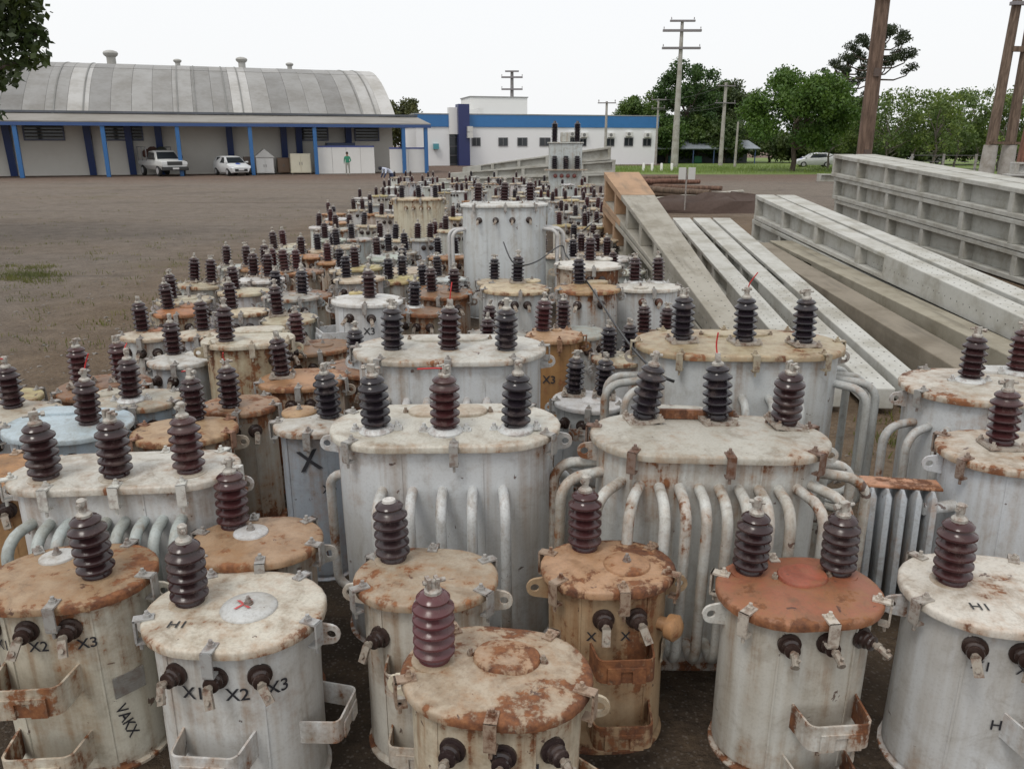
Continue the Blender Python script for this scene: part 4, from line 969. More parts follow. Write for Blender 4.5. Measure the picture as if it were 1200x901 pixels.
# ================================================================ HANGAR
O_ = Vector((-10.7, 74.7, 0)); HA = R(20)
ha = empty('hangar', O_, HA)
HC, HS = math.cos(HA), math.sin(HA)
def hx(px, yl=-4.4):               # local x on the line at local y = yl that is seen at column px
    r_ = (px - CX) / FPX; bx, by = O_.x - HS * yl, O_.y + HC * yl
    return (r_ * by - bx) / (HC - r_ * HS)
XL = -66.0
b = MB(); b.box(XL, 0, 0, .3, 0, 4.6); b.box(XL, 0, 27.7, 28, 0, 4.6); add('front_wall', b.mesh('wall'), M['wall'], ha, color=(.68, .66, .61, 1))
prof = [(-.3 + 28.6 * i / 24, 4.55 + 4.85 * (1 - abs(i / 12 - 1) ** 2.15)) for i in range(25)]
b = MB(); b.loft([[(x, y, z) for (y, z) in [(-.2, 4.55)] + [(28 * i / 24, 4.45 + 4.8 * (1 - abs(i / 12 - 1) ** 2.15)) for i in range(25)]] for x in (-.15, .15)]); add('end_wall', b.mesh('end'), M['wall'], ha, color=(.55, .54, .5, 1))
# roof sheets, two tiers on the side we see, one behind
rr = random.Random(11); x = XL; widths = []
light = [(hx(105, 4), hx(135, 4)), (hx(287, 4), hx(300, 4)), (hx(422, 4), hx(455, 4))]
while x < .3:
    w_ = 1.55; x1 = min(x + w_, .35); mid = (x + x1) / 2
    isl = any(a < mid < c_ for a, c_ in light)
    for ti, (i0, i1) in enumerate(((0, 7), (7, 12), (12, 24))):
        g = rr.uniform(.20, .31) * (1.5 if isl else 1) * (1.08 if ti == 1 else 1)
        if rr.random() < .12: g *= 1.3
        lift = .03 * ti + .012 * (int(mid * 3) % 2)
        pr = prof[i0:i1 + 1]; top = [(y, z + lift + .05) for y, z in pr]; rings = []
        for xx in (x + .01, x1 - .01): rings.append([(xx, y, z) for y, z in top] + [(xx, y, z - .05) for y, z in reversed(top)])
        bb = MB(); bb.loft(rings); add('roof_sheet', bb.mesh('sheet', 50), M['sheet'], ha, color=(g, g * .99, g * .96, 1))
    x = x1
for px in (100, 131, 231, 250, 283, 300, 425, 440):
    xx = hx(px, 4); bb = MB(); rings = [[(xx - .05, y, z + .02), (xx - .05, y, z + .13), (xx + .05, y, z + .13), (xx + .05, y, z + .02)] for y, z in prof]
    bb.loft(rings); add('roof_rib', bb.mesh('rib'), M['sheet'], ha, color=(.2, .2, .19, 1))
for px, sc in ((92, .65), (163, .95), (235, .55), (305, .8), (357, .55)):
    bb = MB(); bb.lathe([(.42, 0), (.42, .8), (.46, .82), (.62, .95), (.7, 1.15), (.62, 1.3), (.3, 1.42), (.05, 1.45)], 16); add('roof_vent', bb.mesh('vent', 40), M['sheet'], ha, (hx(px, 14), 14, 9.38), color=(.42, .42, .4, 1), scale=sc)
# canopy
b = MB(); b.hexa([(XL, -4.9, 3.95), (2.3, -4.9, 3.95), (2.3, .1, 4.62), (XL, .1, 4.62), (XL, -4.9, 4.03), (2.3, -4.9, 4.03), (2.3, .1, 4.72), (XL, .1, 4.72)]); add('canopy_roof', b.mesh('canopy'), M['sheet'], ha, color=(.24, .225, .20, 1))
b = MB(); b.box(XL, 2.3, -.25, .12, 4.73, 4.9); add('gutter', b.mesh('gutter'), M['sheet'], ha, color=(.10, .11, .13, 1))
b = MB(); b.box(XL, 2.3, -4.95, -4.75, 3.70, 3.94); add('eave_beam', b.mesh('beam'), M['paint'], ha, color=(.035, .08, .22, 1))
for px in (45, 143, 226, 307, 379, 478, 503):
    xx = hx(px, -4.6); xx = min(xx, 2.1)
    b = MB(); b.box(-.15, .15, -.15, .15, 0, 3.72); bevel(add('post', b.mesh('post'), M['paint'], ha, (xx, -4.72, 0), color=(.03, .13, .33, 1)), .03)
for px in (33, 124, 170, 204, 284, 345, 362, 418):
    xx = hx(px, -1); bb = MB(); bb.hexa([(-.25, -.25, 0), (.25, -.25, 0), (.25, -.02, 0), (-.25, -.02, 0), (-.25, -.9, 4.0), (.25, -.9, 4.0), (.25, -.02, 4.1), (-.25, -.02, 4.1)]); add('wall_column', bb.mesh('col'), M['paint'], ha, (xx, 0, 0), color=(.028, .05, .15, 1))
for (p0, p1, r0, r1) in ((55, 98, 149, 164), (145, 186, 149, 164), (360, 393, 153, 163), (425, 450, 153, 163)):
    x0, x1 = hx(p0, 0), hx(p1, 0); z1, z0 = 4.0, 2.75
    bb = MB(); bb.box(x0, x1, -.06, -.004, z0, z1); wn = add('louvre_window', bb.mesh('win'), M['glass'], ha)
    bb = MB()
    for (a0, a1, c0, c1) in ((x0 - .1, x0, z0 - .1, z1 + .1), (x1, x1 + .1, z0 - .1, z1 + .1), (x0, x1, z0 - .1, z0), (x0, x1, z1, z1 + .1)): bb.box(a0, a1, -.12, -.003, c0, c1)
    add('frame', bb.mesh('frame'), M['paint'], wn, color=(.05, .06, .12, 1))
    for k in range(5):
        zz = z0 + .14 + k * .25; bb = MB(); bb.hexa([(x0, -.14, zz), (x1, -.14, zz), (x1, -.07, zz + .1), (x0, -.07, zz + .1), (x0, -.14, zz + .02), (x1, -.14, zz + .02), (x1, -.07, zz + .12), (x0, -.07, zz + .12)]); add('louvre', bb.mesh('louvre'), M['paint'], wn, color=(.12, .12, .11, 1))
tag(ha, 'long barrel roofed grey hangar with blue posted canopy along its front', 'hangar')
# white partitions under the canopy
def onhangar(px, row):
    d = ray(px, row); n = Vector((-HS, HC, 0)); q = O_ + n * -4.3; t = (q - Vector((0, 0, H))).dot(n) / d.dot(n); p = Vector((0, 0, H)) + d * t; return (p - O_).dot(Vector((HC, HS, 0))), p.z
def partition(p0, p1, row, lab, nb):
    x0, x1 = hx(p0, -4.3), hx(p1, -4.3); zt = onhangar((p0 + p1) / 2, row)[1]
    r = empty('partition_wall', O_ + Vector((HC * x0 + HS * 4.3, HS * x0 - HC * 4.3, 0)), HA)
    for k in range(nb):
        w_ = (x1 - x0) / nb; bb = MB(); bb.box(k * w_ + .01, (k + 1) * w_ - .01, 0, .08, .05, zt - .12); add('panel', bb.mesh('panel'), M['wall'], r, color=(.72, .72, .70, 1))
    bb = MB(); bb.box(0, x1 - x0, -.02, .1, zt - .12, zt); add('top_rail', bb.mesh('rail'), M['paint'], r, color=(.06, .09, .28, 1))
    bb = MB(); bb.box(0, x1 - x0, -.01, .09, 0, .05); add('bottom_rail', bb.mesh('rail'), M['paint'], r, color=(.25, .24, .22, 1))
    tag(r, lab, 'partition')
partition(381, 445, 171, 'wide white panelled partition under the canopy behind the green shirted person', 4)
partition(462, 504, 173, 'narrow white panelled partition at the open end of the canopy', 2)
def hbox(name, label, cat, p0, p1, top, yl, dpt, col, extra=None):
    x0, x1 = hx(p0, yl), hx(p1, yl); r = empty(name, O_ + Vector((HC * x0 - HS * yl, HS * x0 + HC * yl, 0)), HA); w_ = x1 - x0
    bb = MB(); bb.box(0, w_, 0, dpt, .1, top); bevel(add('body', bb.mesh('body'), M['paint'], r, color=col), .03)
    for k in range(2):
        bb = MB(); bb.box(w_ * (.04 + .48 * k), w_ * (.48 + .48 * k), -.03, -.002, .18, top - .1); d_ = add('door', bb.mesh('door'), M['paint'], r, color=tuple(c * 1.05 for c in col[:3]) + (1,))
        bb = MB(); bb.box(w_ * (.43 + .12 * k) - .02, w_ * (.43 + .12 * k) + .02, -.06, -.03, top * .45, top * .6); add('handle', bb.mesh('handle'), M['metal'], d_, color=(.2, .2, .2, .3))
    for fx in (.03, w_ - .13):
        bb = MB(); bb.box(fx, fx + .1, .05, .15, 0, .1); add('foot', bb.mesh('foot'), M['metal'], r, color=(.1, .1, .1, .3))
    tag(r, label, cat); return r
hbox('cabinet', 'cream two door cabinet beside a blue canopy post', 'cabinet', 350, 373, 1.65, -4.0, 1.0, (.60, .57, .45, 1))
r = hbox('cabinet', 'white gabled kiosk box under the canopy next to the pale car', 'kiosk', 311, 331, 1.35, -3.6, 1.4, (.66, .66, .64, 1))
w_ = hx(331, -3.6) - hx(311, -3.6); b = MB(); b.hexa([(-.1, -.1, 1.36), (w_ + .1, -.1, 1.36), (w_ + .1, 1.5, 1.36), (-.1, 1.5, 1.36), (w_ * .48, -.1, 2.0), (w_ * .52, -.1, 2.0), (w_ * .52, 1.5, 2.0), (w_ * .48, 1.5, 2.0)]); add('roof', b.mesh('roof'), M['paint'], r, color=(.6, .6, .58, 1))
hbox('crate', 'brown wooden crate standing behind the white gabled kiosk', 'crate', 335, 349, 1.3, -2.6, 1.2, (.20, .13, .085, 1))
hbox('crate', 'dark brown crate tucked beside the pale car', 'crate', 297, 309, 1.4, -2.4, 1.0, (.13, .09, .07, 1))
hbox('machine_cabinet', 'dark blue machine housing behind the wide white partition', 'machine', 392, 424, 2.5, -2.2, 1.2, (.03, .05, .12, 1))

# ================================================================ OFFICE
OA = R(15.2); OO = Vector((-10.9, 95, 0)); OU = Vector((math.cos(OA), math.sin(OA), 0)); ON = Vector((-math.sin(OA), math.cos(OA), 0))
of = empty('office_building', OO, OA)
def onoff(px, row, yl=0.0):
    d = ray(px, row); q = OO + ON * yl; cpos = Vector((0, 0, H)); t = (q - cpos).dot(ON) / d.dot(ON); p = cpos + d * t; return (p - OO).dot(OU), p.z
XE = onoff(770, 160)[0]; ZT = onoff(630, 135.5)[1]; ZB = onoff(630, 149.5)[1]
b = MB(); b.box(0, XE, 0, 12, 0, ZB); add('wall', b.mesh('wall'), M['clean'], of, color=(.80, .81, .82, 1))
b = MB(); b.box(-.1, XE + .1, -.12, 12.1, ZB + .002, ZT); add('blue_band', b.mesh('band'), M['paint'], of, color=(.035, .17, .42, 1))
b = MB(); b.box(-.15, XE + .15, -.16, 12.15, ZT + .002, ZT + .12); add('parapet_cap', b.mesh('cap'), M['sheet'], of, color=(.30, .32, .33, 1))
x0, zt = onoff(537, 122, -1.2); x1, _ = onoff(550, 122, -1.2); b = MB(); b.box(x0, x1, -1.2, .5, 0, zt); add('navy_pylon', b.mesh('pylon'), M['paint'], of, color=(.025, .035, .13, 1))
x0, zt = onoff(526, 126, -.4); x1, _ = onoff(536, 126, -.4); b = MB(); b.box(x0, x1 + .4, -.5, .6, ZB - .8, zt); add('entrance_block', b.mesh('eb'), M['clean'], of, color=(.76, .76, .75, 1))
b = MB(); b.box(x0 + .05, x1 + .3, -.06, -.002, 0, ZB - .82); dr = add('entrance_glazing', b.mesh('dr'), M['glass'], of)
for k in range(4): b = MB(); b.box(x0 + .05, x1 + .3, -.1, -.06, .1 + k * 1.0, .18 + k * 1.0); add('mullion', b.mesh('mu'), M['paint'], dr, color=(.12, .12, .13, 1))
x0, zt = onoff(551, 114, 6); x1, _ = onoff(618, 114, 6); b = MB(); b.box(x0, x1, 6, 11.5, ZT - .2, zt); add('roof_block', b.mesh('rb'), M['clean'], of, color=(.78, .78, .76, 1))
b = MB(); b.box(x0 - .1, x1 + .1, 5.9, 11.6, zt + .002, zt + .12); add('block_cap', b.mesh('rbc'), M['sheet'], of, color=(.3, .3, .3, 1))
x1, zt = onoff(567, 127, .5); b = MB(); b.box(x0 - .2, x1, .6, 5.8, ZT + .13, zt); add('upper_wing', b.mesh('uw'), M['clean'], of, color=(.76, .76, .74, 1))
def owin(c, row0, row1, hw, ac):
    x0, z1 = onoff(c - hw, row0); x1, z0 = onoff(c + hw, row1)
    bb = MB(); bb.box(x0, x1, -.03, -.003, z0, z1); wn = add('window', bb.mesh('w'), M['glass'], of)
    bb = MB()
    for (a0, a1, c0, c1) in ((x0 - .06, x0 + .02, z0 - .06, z1 + .06), (x1 - .02, x1 + .06, z0 - .06, z1 + .06), (x0 + .02, x1 - .02, z0 - .06, z0 + .02), (x0 + .02, x1 - .02, z1 - .02, z1 + .06), ((x0 + x1) / 2 - .04, (x0 + x1) / 2 + .04, z0 + .02, z1 - .02)): bb.box(a0, a1, -.07, -.031, c0, c1)
    add('frame', bb.mesh('fr'), M['paint'], wn, color=(.16, .16, .17, 1))
    if ac:
        bb = MB(); bb.box(x0 + .1, x0 + .95, -.4, -.004, z1 + .18, z1 + .72); a = add('air_conditioner', bb.mesh('ac'), M['paint'], of, color=(.66, .66, .64, 1)); bevel(a, .03)
        bb = MB(); q = Matrix.Translation((x0 + .42, -.402, z1 + .45)) @ Matrix.Rotation(math.pi / 2, 4, 'X'); bb.lathe([(.2, -.001), (.2, .012), (.05, .02)], 14, q); add('fan_grille', bb.mesh('g'), M['paint'], a, color=(.2, .2, .2, 1))
for c, hw, ac in ((558, 4.6, 0), (589.5, 5, 0), (612, 5.3, 0), (638.5, 5.8, 0), (670, 4.5, 1), (683, 3.5, 1), (715, 4.2, 1), (736.5, 4.6, 1), (758, 4.3, 1)): owin(c, 162 if hw > 4.4 else 163, 171, hw, ac)
for k, (px, row) in enumerate(((547, 153), (547, 160), (510, 173))):
    x0, z0 = onoff(px - 2.5, row + 2); b = MB(); b.box(x0, x0 + .6, -1.75 if k < 2 else -.5, -1.205 if k < 2 else -.004, z0, z0 + .6)
    add('air_conditioner', b.mesh('ac'), M['paint'], of, color=(.6, .6, .58, 1) if k < 2 else (.08, .3, .36, 1))
tag(of, 'low white office building with a blue band and navy entrance pylon', 'office')

# shed
sp = P(735, 191.5, 0); se = P(880, 191.5, 0); sh = empty('open_shed', sp, math.atan2(se.y - sp.y, se.x - sp.x)); SL = (se - sp).length
b = MB(); b.hexa([(-.3, -2.4, 1.75), (SL + .4, -2.4, 1.75), (SL - .6, .0, 2.75), (2.0, 0, 2.75), (-.3, -2.45, 1.85), (SL + .4, -2.45, 1.85), (SL - .6, 0, 2.87), (2.0, 0, 2.87)]); add('roof_front', b.mesh('rf'), M['sheet'], sh, color=(.23, .26, .29, 1))
b = MB(); b.hexa([(2.0, .02, 2.75), (SL - .6, .02, 2.75), (SL + .4, 2.4, 1.75), (-.3, 2.4, 1.75), (2.0, .02, 2.87), (SL - .6, .02, 2.87), (SL + .4, 2.4, 1.85), (-.3, 2.4, 1.85)]); add('roof_back', b.mesh('rb'), M['sheet'], sh, color=(.24, .26, .28, 1))
b = MB(); b.box(.3, SL, 2.0, 2.1, 0, 1.7); add('back_wall', b.mesh('bw'), M['wall'], sh, color=(.10, .11, .12, 1))
for k in range(7): b = MB(); b.box(-.06, .06, -.06, .06, 0, 1.8); add('post', b.mesh('p'), M['paint'], sh, (.2 + k * (SL - .4) / 6, -2.2, 0), color=(.05, .08, .16, 1))
for k in range(3): b = MB(); b.box(-.5, .5, -.2, .2, 0, .9); bevel(add('storage_bin', b.mesh('p'), M['paint'], sh, (2.5 + k * 3.4, .5, 0), color=(.02, .08 + .05 * k, .18 - .05 * k, 1)), .05)
tag(sh, 'low open sided shed with grey blue hipped roof among the utility poles', 'shed')
for k, px in enumerate((754, 764, 775, 787)):
    p = P(px, 200.5, 0); b = MB(); b.lathe([(.13, 0), (.13, .62), (.1, .68), (.03, .7)], 10); o = add('bollard', b.mesh('bollard', 40), M['paint'], None, p, color=(.7, .7, .67, 1)); tag(o, 'short white bollard on the lawn edge in front of the shed', 'bollard', 'white bollards at the lawn edge')

# big oil switchgear among the far transformers
q = PY(662, 200, 37); sg = empty('power_transformer', (q.x, 37, 0))
b = MB(); b.box(-.72, .72, -.45, .45, .05, 2.42); bevel(add('tank', b.mesh('tank'), M['steel'], sg, color=(.50, .54, .54, .2)), .04)
b = MB(); b.box(-.78, .78, -.5, .5, 2.422, 2.48); bevel(add('lid', b.mesh('lid'), M['steel'], sg, color=(.5, .52, .5, .35)), .01)
b = MB(); b.box(-.95, .95, -.62, .62, 0, .06); b.box(-.95, .95, -.7, -.46, 1.28, 1.34); add('frame', b.mesh('frame'), M['steel'], sg, color=(.45, .42, .36, .5))
for sx in (-.48, .52): 
    b = MB(); b.lathe([(.12, 0), (.12, .06)] + [v for i in range(12) for v in ((.09, .08 + i * .06), (.15, .09 + i * .06), (.15, .1 + i * .06))] + [(.07, .82), (.05, .9)], 14); add('bushing', b.mesh('bush', 40), M['porc'], sg, (sx, 0, 2.48), color=BLK)
b = MB(); b.box(-.22, .2, -.2, .2, 2.48, 2.9); bevel(add('relay_box', b.mesh('rb'), M['steel'], sg, color=(.5, .52, .5, .3)), .03)
for k in range(3): add('bushing', BUSHF, M['porc'], sg, (-.5 + k * .5, -.58, 1.34), color=BLK, scale=1.9)
for k in range(4): add('low_voltage_bushing', LV, M['porc'], sg, (-.45 + k * .28, -.45, 1.05), (0, 0, -math.pi / 2), color=(.2, .06, .05, 1), scale=1.8)
tag(sg, 'boxy grey power transformer with two tall dark bushings towering over the last rows', 'transformer')

# ================================================================ TREES
def leaves(name, clumps, per, size, seed, flat=1.0):
    rs_ = np.random.RandomState(seed); A = []
    for (x, y, z, r) in clumps:
        n = max(6, int(per * r * r)); v = rs_.normal(size=(n, 3)); v /= np.linalg.norm(v, axis=1)[:, None]
        rad = r * rs_.rand(n) ** .42 * (.8 + .4 * rs_.rand(n)); p = v * rad[:, None]; p[:, 2] *= .8 * flat
        A.append(p + np.array([x, y, z]))
    A = np.concatenate(A); n = len(A)
    u = rs_.normal(size=(n, 3)); u /= np.linalg.norm(u, axis=1)[:, None]
    w = rs_.normal(size=(n, 3)); w[:, 2] += .2; w -= (w * u).sum(1)[:, None] * u; w /= np.linalg.norm(w, axis=1)[:, None]
    s = size * (.55 + .9 * rs_.rand(n))[:, None]
    V = np.stack([A - u * s, A + w * s * .55, A + u * s, A - w * s * .55], 1).reshape(-1, 3)
    me = bpy.data.meshes.new(name); me.vertices.add(len(V)); me.vertices.foreach_set('co', V.ravel())
    me.loops.add(4 * n); me.loops.foreach_set('vertex_index', np.arange(4 * n, dtype=np.int32))
    me.polygons.add(n); me.polygons.foreach_set('loop_start', np.arange(0, 4 * n, 4, dtype=np.int32)); me.polygons.foreach_set('loop_total', np.full(n, 4, dtype=np.int32))
    me.update(calc_edges=True); me.validate(); return me
def limb(b, a, c, r0, r1, seed):
    rr_ = random.Random(seed); a = Vector(a); c = Vector(c); pts = [a.lerp(c, i / 4) + Vector((rr_.uniform(-1, 1), rr_.uniform(-1, 1), 0)) * (c - a).length * .05 * (0 < i < 4) for i in range(5)]
    b.tube(pts, r0, 8, [r0 + (r1 - r0) * i / 4 for i in range(5)])
def tree(label, loc, ht, cr, col, seed, trunk=.3, low=.28, n=34, per=150, size=.24, clump=(.9, 1.5), group=None, name='broadleaf_tree', bark=(.13, .10, .08, 1), sy=1.0, ext=()):
    rr_ = random.Random(seed); root = empty(name, loc); cl = []
    zc = ht * (low + 1) / 2; hz = ht * (1 - low) / 2
    for k in range(n):
        th = rr_.uniform(0, 6.283); ph = math.acos(rr_.uniform(-.85, 1)); f = rr_.uniform(.45, 1) ** .6
        r = rr_.uniform(*clump); cl.append((max(.3, cr - r * .7) * f * math.sin(ph) * math.cos(th), max(.3, cr - r * .7) * sy * f * math.sin(ph) * math.sin(th), zc + (hz - r * .5) * f * math.cos(ph), r))
    cl += list(ext)
    add('crown', leaves('crown', cl, per, size, seed), M['leaf'], root, color=(*col, 1))
    b = MB(); th_ = ht * (low + .3); limb(b, (0, 0, -.1), (rr_.uniform(-.2, .2), 0, th_), trunk, trunk * .55, seed)
    for k in range(0, len(cl), max(1, len(cl) // 12)):
        c_ = cl[k]; limb(b, (0, 0, min(th_, max(ht * low * .8, c_[2] * .6))), c_[:3], trunk * .4, trunk * .1, seed + k)
    add('trunk', b.mesh('trunk', 60), M['bark'], root, color=bark)
    tag(root, label, 'tree', group); return root
def at(px, Y): return ((px - CX) / FPX * Y / (CP * 1.0 + 0), Y, 0)
def gp(px, row): p = P(px, row, 0); return (p.x, p.y, 0)
tree('broad round dark green tree standing alone on the lawn', gp(928, 201), 9.2, 5.7, (.065, .135, .022), 1, .26, .16, 70, 330, .14, (.8, 1.6))
# overhanging tree close to the yard's other edge
ov = []
rr = random.Random(8)
for (px, row, r) in ((0, 10, .75), (22, 25, .6), (10, 45, .65), (36, 52, .42), (40, 66, .3), (18, 74, .4), (2, 80, .45), (30, 8, .5), (46, 40, .25), (-20, 30, .9), (-30, 70, .8), (12, 94, .2), (-2, 98, .25), (3, 136, .16), (-8, 132, .25), (-40, -20, 1.2), (10, -25, .9), (35, 72, .22)):
    p = PY(px, row, 20 + rr.uniform(-.5, .5)); ov.append((p.x + 17, p.y - 20, p.z, r))
tree('leafy dark tree whose branches hang over the hangar end of the yard', (-17, 20, 0), 9.5, 3.6, (.035, .06, .016), 2, .26, .38, 40, 420, .10, (.6, 1.0), ext=ov)
# wood behind the office and shed
for i, (px, Y, top, cr, low, col, lab) in enumerate([
    (745, 118, 112, 3.6, .2, (.06, .11, .025), 'pale green tree beyond the office end'), (765, 122, 108, 3.0, .2, (.07, .12, .03), 'bushy tree filling the gap behind the slender pole'),
    (803, 112, 62, 4.6, .15, (.035, .075, .02), 'tall dark green tree behind the transmission pole'), (832, 118, 90, 4.6, .15, (.04, .08, .022), 'dark green tree between the transmission pole and double crossarm pole'),
    (862, 116, 92, 4.6, .1, (.05, .075, .03), 'brownish green tree behind the double crossarm pole'), (782, 108, 130, 3.5, .05, (.05, .10, .02), 'low bright green tree behind the shed roof'), (820, 110, 135, 4.0, .05, (.05, .09, .02), 'low dark tree behind the shed roof'), (850, 108, 138, 3.6, .05, (.04, .07, .02), 'low shadowy tree behind the shed end'),
    (995, 108, 110, 4.5, .1, (.05, .085, .02), 'green tree behind the round lawn tree'),
    (470, 118, 112, 4.2, .0, (.06, .07, .025), 'olive tree showing past the end of the hangar roof')]):
    b0 = (PY(px, 150, Y).x, Y, 0); ht = PY(px, top, Y).z
    tree(lab, b0, ht, cr, tuple(c * 1.25 for c in col), 20 + i, .22, low, 34, 230, .19, (.8, 1.5))
GT = 'light green trees along the far fence'
for i, (px, Y, top, cr) in enumerate([(1045, 74, 98, 3.6), (1075, 78, 104, 3.0), (1098, 72, 100, 3.0), (1125, 76, 92, 3.0), (1150, 80, 96, 3.4), (1178, 76, 102, 3.0), (1205, 80, 88, 3.6), (1232, 76, 90, 3.5), (975, 84, 122, 3.2), (1022, 82, 118, 2.8)]):
    b0 = (PY(px, 150, Y).x, Y, 0); ht = PY(px, top, Y).z
    tree('young light green tree with airy crown in the row along the far fence', b0, ht, cr, (.115, .18, .045) if i % 3 else (.095, .155, .045), 50 + i, .12, .1, 30, 170, .13, (.5, 1.0), group=GT, bark=(.2, .18, .15, 1))
for i, (px, Y, top, cr, lab) in enumerate([(1060, 100, 150, 5, 'dark hedge like tree filling the gap under the row of light trees'), (1110, 100, 150, 5, 'dark hedge like tree behind the light trees'), (1160, 100, 148, 5, 'dark hedge like tree behind the braced pole pair'), (1210, 100, 146, 5, 'dark hedge like tree at the end of the fence'), (1010, 104, 150, 5, 'dark hedge like tree behind the thick timber pole'), (965, 110, 152, 5, 'dark hedge like tree behind the round lawn tree'), (905, 112, 150, 5, 'dark hedge like tree past the shed')]):
    b0 = (PY(px, 150, Y).x, Y, 0); ht = PY(px, top, Y).z; tree(lab, b0, ht, cr, (.06, .095, .03), 80 + i, .2, .0, 26, 160, .2, (.9, 1.6))
# araucaria
def araucaria(label, px, Y, top, seed, sc):
    loc = (PY(px, 150, Y).x, Y, 0); ht = PY(px, top, Y).z; rr_ = random.Random(seed); root = empty('araucaria_tree', loc); cl = []
    b = MB(); limb(b, (0, 0, -.1), (0, 0, ht - .3), .4, .15, seed)
    for k in range(17):
        a = k * 2.4; lv_ = k / 17; rad = (4.6 * (1 - .55 * lv_)) * sc * rr_.uniform(.75, 1.1); z0 = ht * (.66 + .28 * lv_); z1 = z0 + .7 + rr_.uniform(0, .6)
        e = (rad * math.cos(a), rad * math.sin(a), z1); b.tube([(0, 0, z0 - .3), (e[0] * .5, e[1] * .5, z0 - .35), (e[0] * .85, e[1] * .85, z0 + .1), e], .08, 6, [.11, .09, .07, .04])
        cl.append((*e, rr_.uniform(.65, 1.0) * sc)); cl.append((e[0] * .8, e[1] * .8, z1 - .5, .5 * sc))
    cl.append((0, 0, ht, .9 * sc))
    add('crown', leaves('crown', cl, 420, .12, seed, .8), M['leaf'], root, color=(.03, .045, .02, 1)); add('trunk', b.mesh('trunk', 60), M['bark'], root, color=(.11, .08, .065, 1)); tag(root, label, 'tree')
araucaria('umbrella crowned araucaria pine with tufted branches behind the thick timber pole', 1020, 96, 34, 3, 1.0)
araucaria('smaller dark araucaria pine beside the umbrella crowned one', 985, 104, 68, 4, .8)

# ================================================================ VEHICLES
def vehicle(name, label, cat, loc, rz, st, col, wheel_r, wx, glass, extra=None, width=.9):
    root = empty(name, loc, rz); rings = []
    for (x, zb, zm, zbelt, zr, wbelt, wr) in st:
        rings.append([(x, -wbelt * .82, zb), (x, -wbelt, zm), (x, -wbelt * .98, zbelt), (x, -wr, zr), (x, 0, zr + .02), (x, wr, zr), (x, wbelt * .98, zbelt), (x, wbelt, zm), (x, wbelt * .82, zb)])
    b = MB(); b.loft(rings); o = add('body', b.mesh('body', 38), M['paint'], root, color=col); bevel(o, .03, 2, 30)
    for pts in glass:
        n = len(pts); a = Vector(pts[0]); nn = (Vector(pts[1]) - a).cross(Vector(pts[2]) - a).normalized() * .02
        b = MB(); b.loft([[Vector(p) - nn for p in pts], [Vector(p) + nn for p in pts]]); add('window', b.mesh('glass'), M['glass'], root)
    for x in wx:
        for s in (-1, 1):
            q = Matrix.Rotation(-s * math.pi / 2, 4, 'X'); b = MB(); b.lathe([(wheel_r * .62, -.11), (wheel_r * .95, -.1), (wheel_r, -.06), (wheel_r, .06), (wheel_r * .95, .1), (wheel_r * .62, .11)], 20, q)
            w_ = add('wheel', b.mesh('tyre', 40), M['rubber'], root, (x, s * (width - .1), wheel_r), color=(.02, .02, .02, 1)); b = MB(); b.lathe([(wheel_r * .6, .09), (wheel_r * .6, .125), (wheel_r * .2, .115), (.05, .13)], 12, q); add('rim', b.mesh('rim', 40), M['metal'], w_, color=(.45, .45, .46, .1))
    if extra: extra(root)
    if name == 'pickup_truck': root.scale = (1.08,) * 3
    tag(root, label, cat); return root
def hatch_extra(r):
    for s in (-1, 1):
        b = MB(); b.hexa([(1.86, s * .5, .60), (1.86, s * .8, .60), (1.70, s * .86, .62), (1.70, s * .5, .62), (1.84, s * .5, .74), (1.80, s * .8, .76), (1.66, s * .84, .78), (1.66, s * .5, .76)]); add('headlight', b.mesh('hl'), M['paint'], r, color=(.7, .72, .75, 1))
        b = MB(); b.box(.95, 1.1, s * .86 - .1, s * .86 + .1, .98, 1.1); bevel(add('mirror', b.mesh('mi'), M['paint'], r, color=(.65, .66, .66, 1)), .03)
    b = MB(); b.box(1.87, 1.92, -.5, .5, .34, .54); add('grille', b.mesh('gr'), M['rubber'], r, color=(.03, .03, .03, 1))
    b = MB(); b.box(1.92, 1.935, -.22, .22, .42, .53); add('number_plate', b.mesh('np'), M['paint'], r, color=(.6, .6, .6, 1))
    b = MB(); b.lathe([(.2, 0), (.19, .02)], 12, Matrix.Translation((1.35, 0, .91)) @ Matrix.Rotation(R(14), 4, 'Y')); add('bonnet_emblem', b.mesh('be'), M['paint'], r, color=(.05, .1, .4, 1))
hst = [(-1.95, .35, .55, .8, .95, .72, .6), (-1.85, .25, .6, .92, 1.3, .82, .6), (-1.3, .22, .6, .95, 1.46, .86, .62), (-.2, .22, .6, .93, 1.5, .87, .64), (.35, .22, .6, .92, 1.42, .87, .62), (1.05, .22, .6, .9, .93, .86, .74), (1.6, .22, .55, .78, .84, .83, .66), (1.9, .28, .5, .6, .66, .7, .5)]
hg = [[(.44, -.55, 1.38), (.44, .55, 1.38), (1.02, .68, .97), (1.02, -.68, .97)]] + [[(-1.2, s * .8, .98), (.6, s * .83, .97), (.28, s * .66, 1.38), (-1.1, s * .66, 1.40)][::s] for s in (1, -1)]
def onh(px, yl): x = hx(px, yl); return O_ + Vector((HC * x - HS * yl, HS * x + HC * yl, 0))
vehicle('parked_car', 'small white hatchback parked under the hangar canopy', 'car', onh(283, -4.2), HA + R(-90 + 20), hst, (.68, .70, .71, 1), .3, (-1.2, 1.2), hg, hatch_extra, .87)
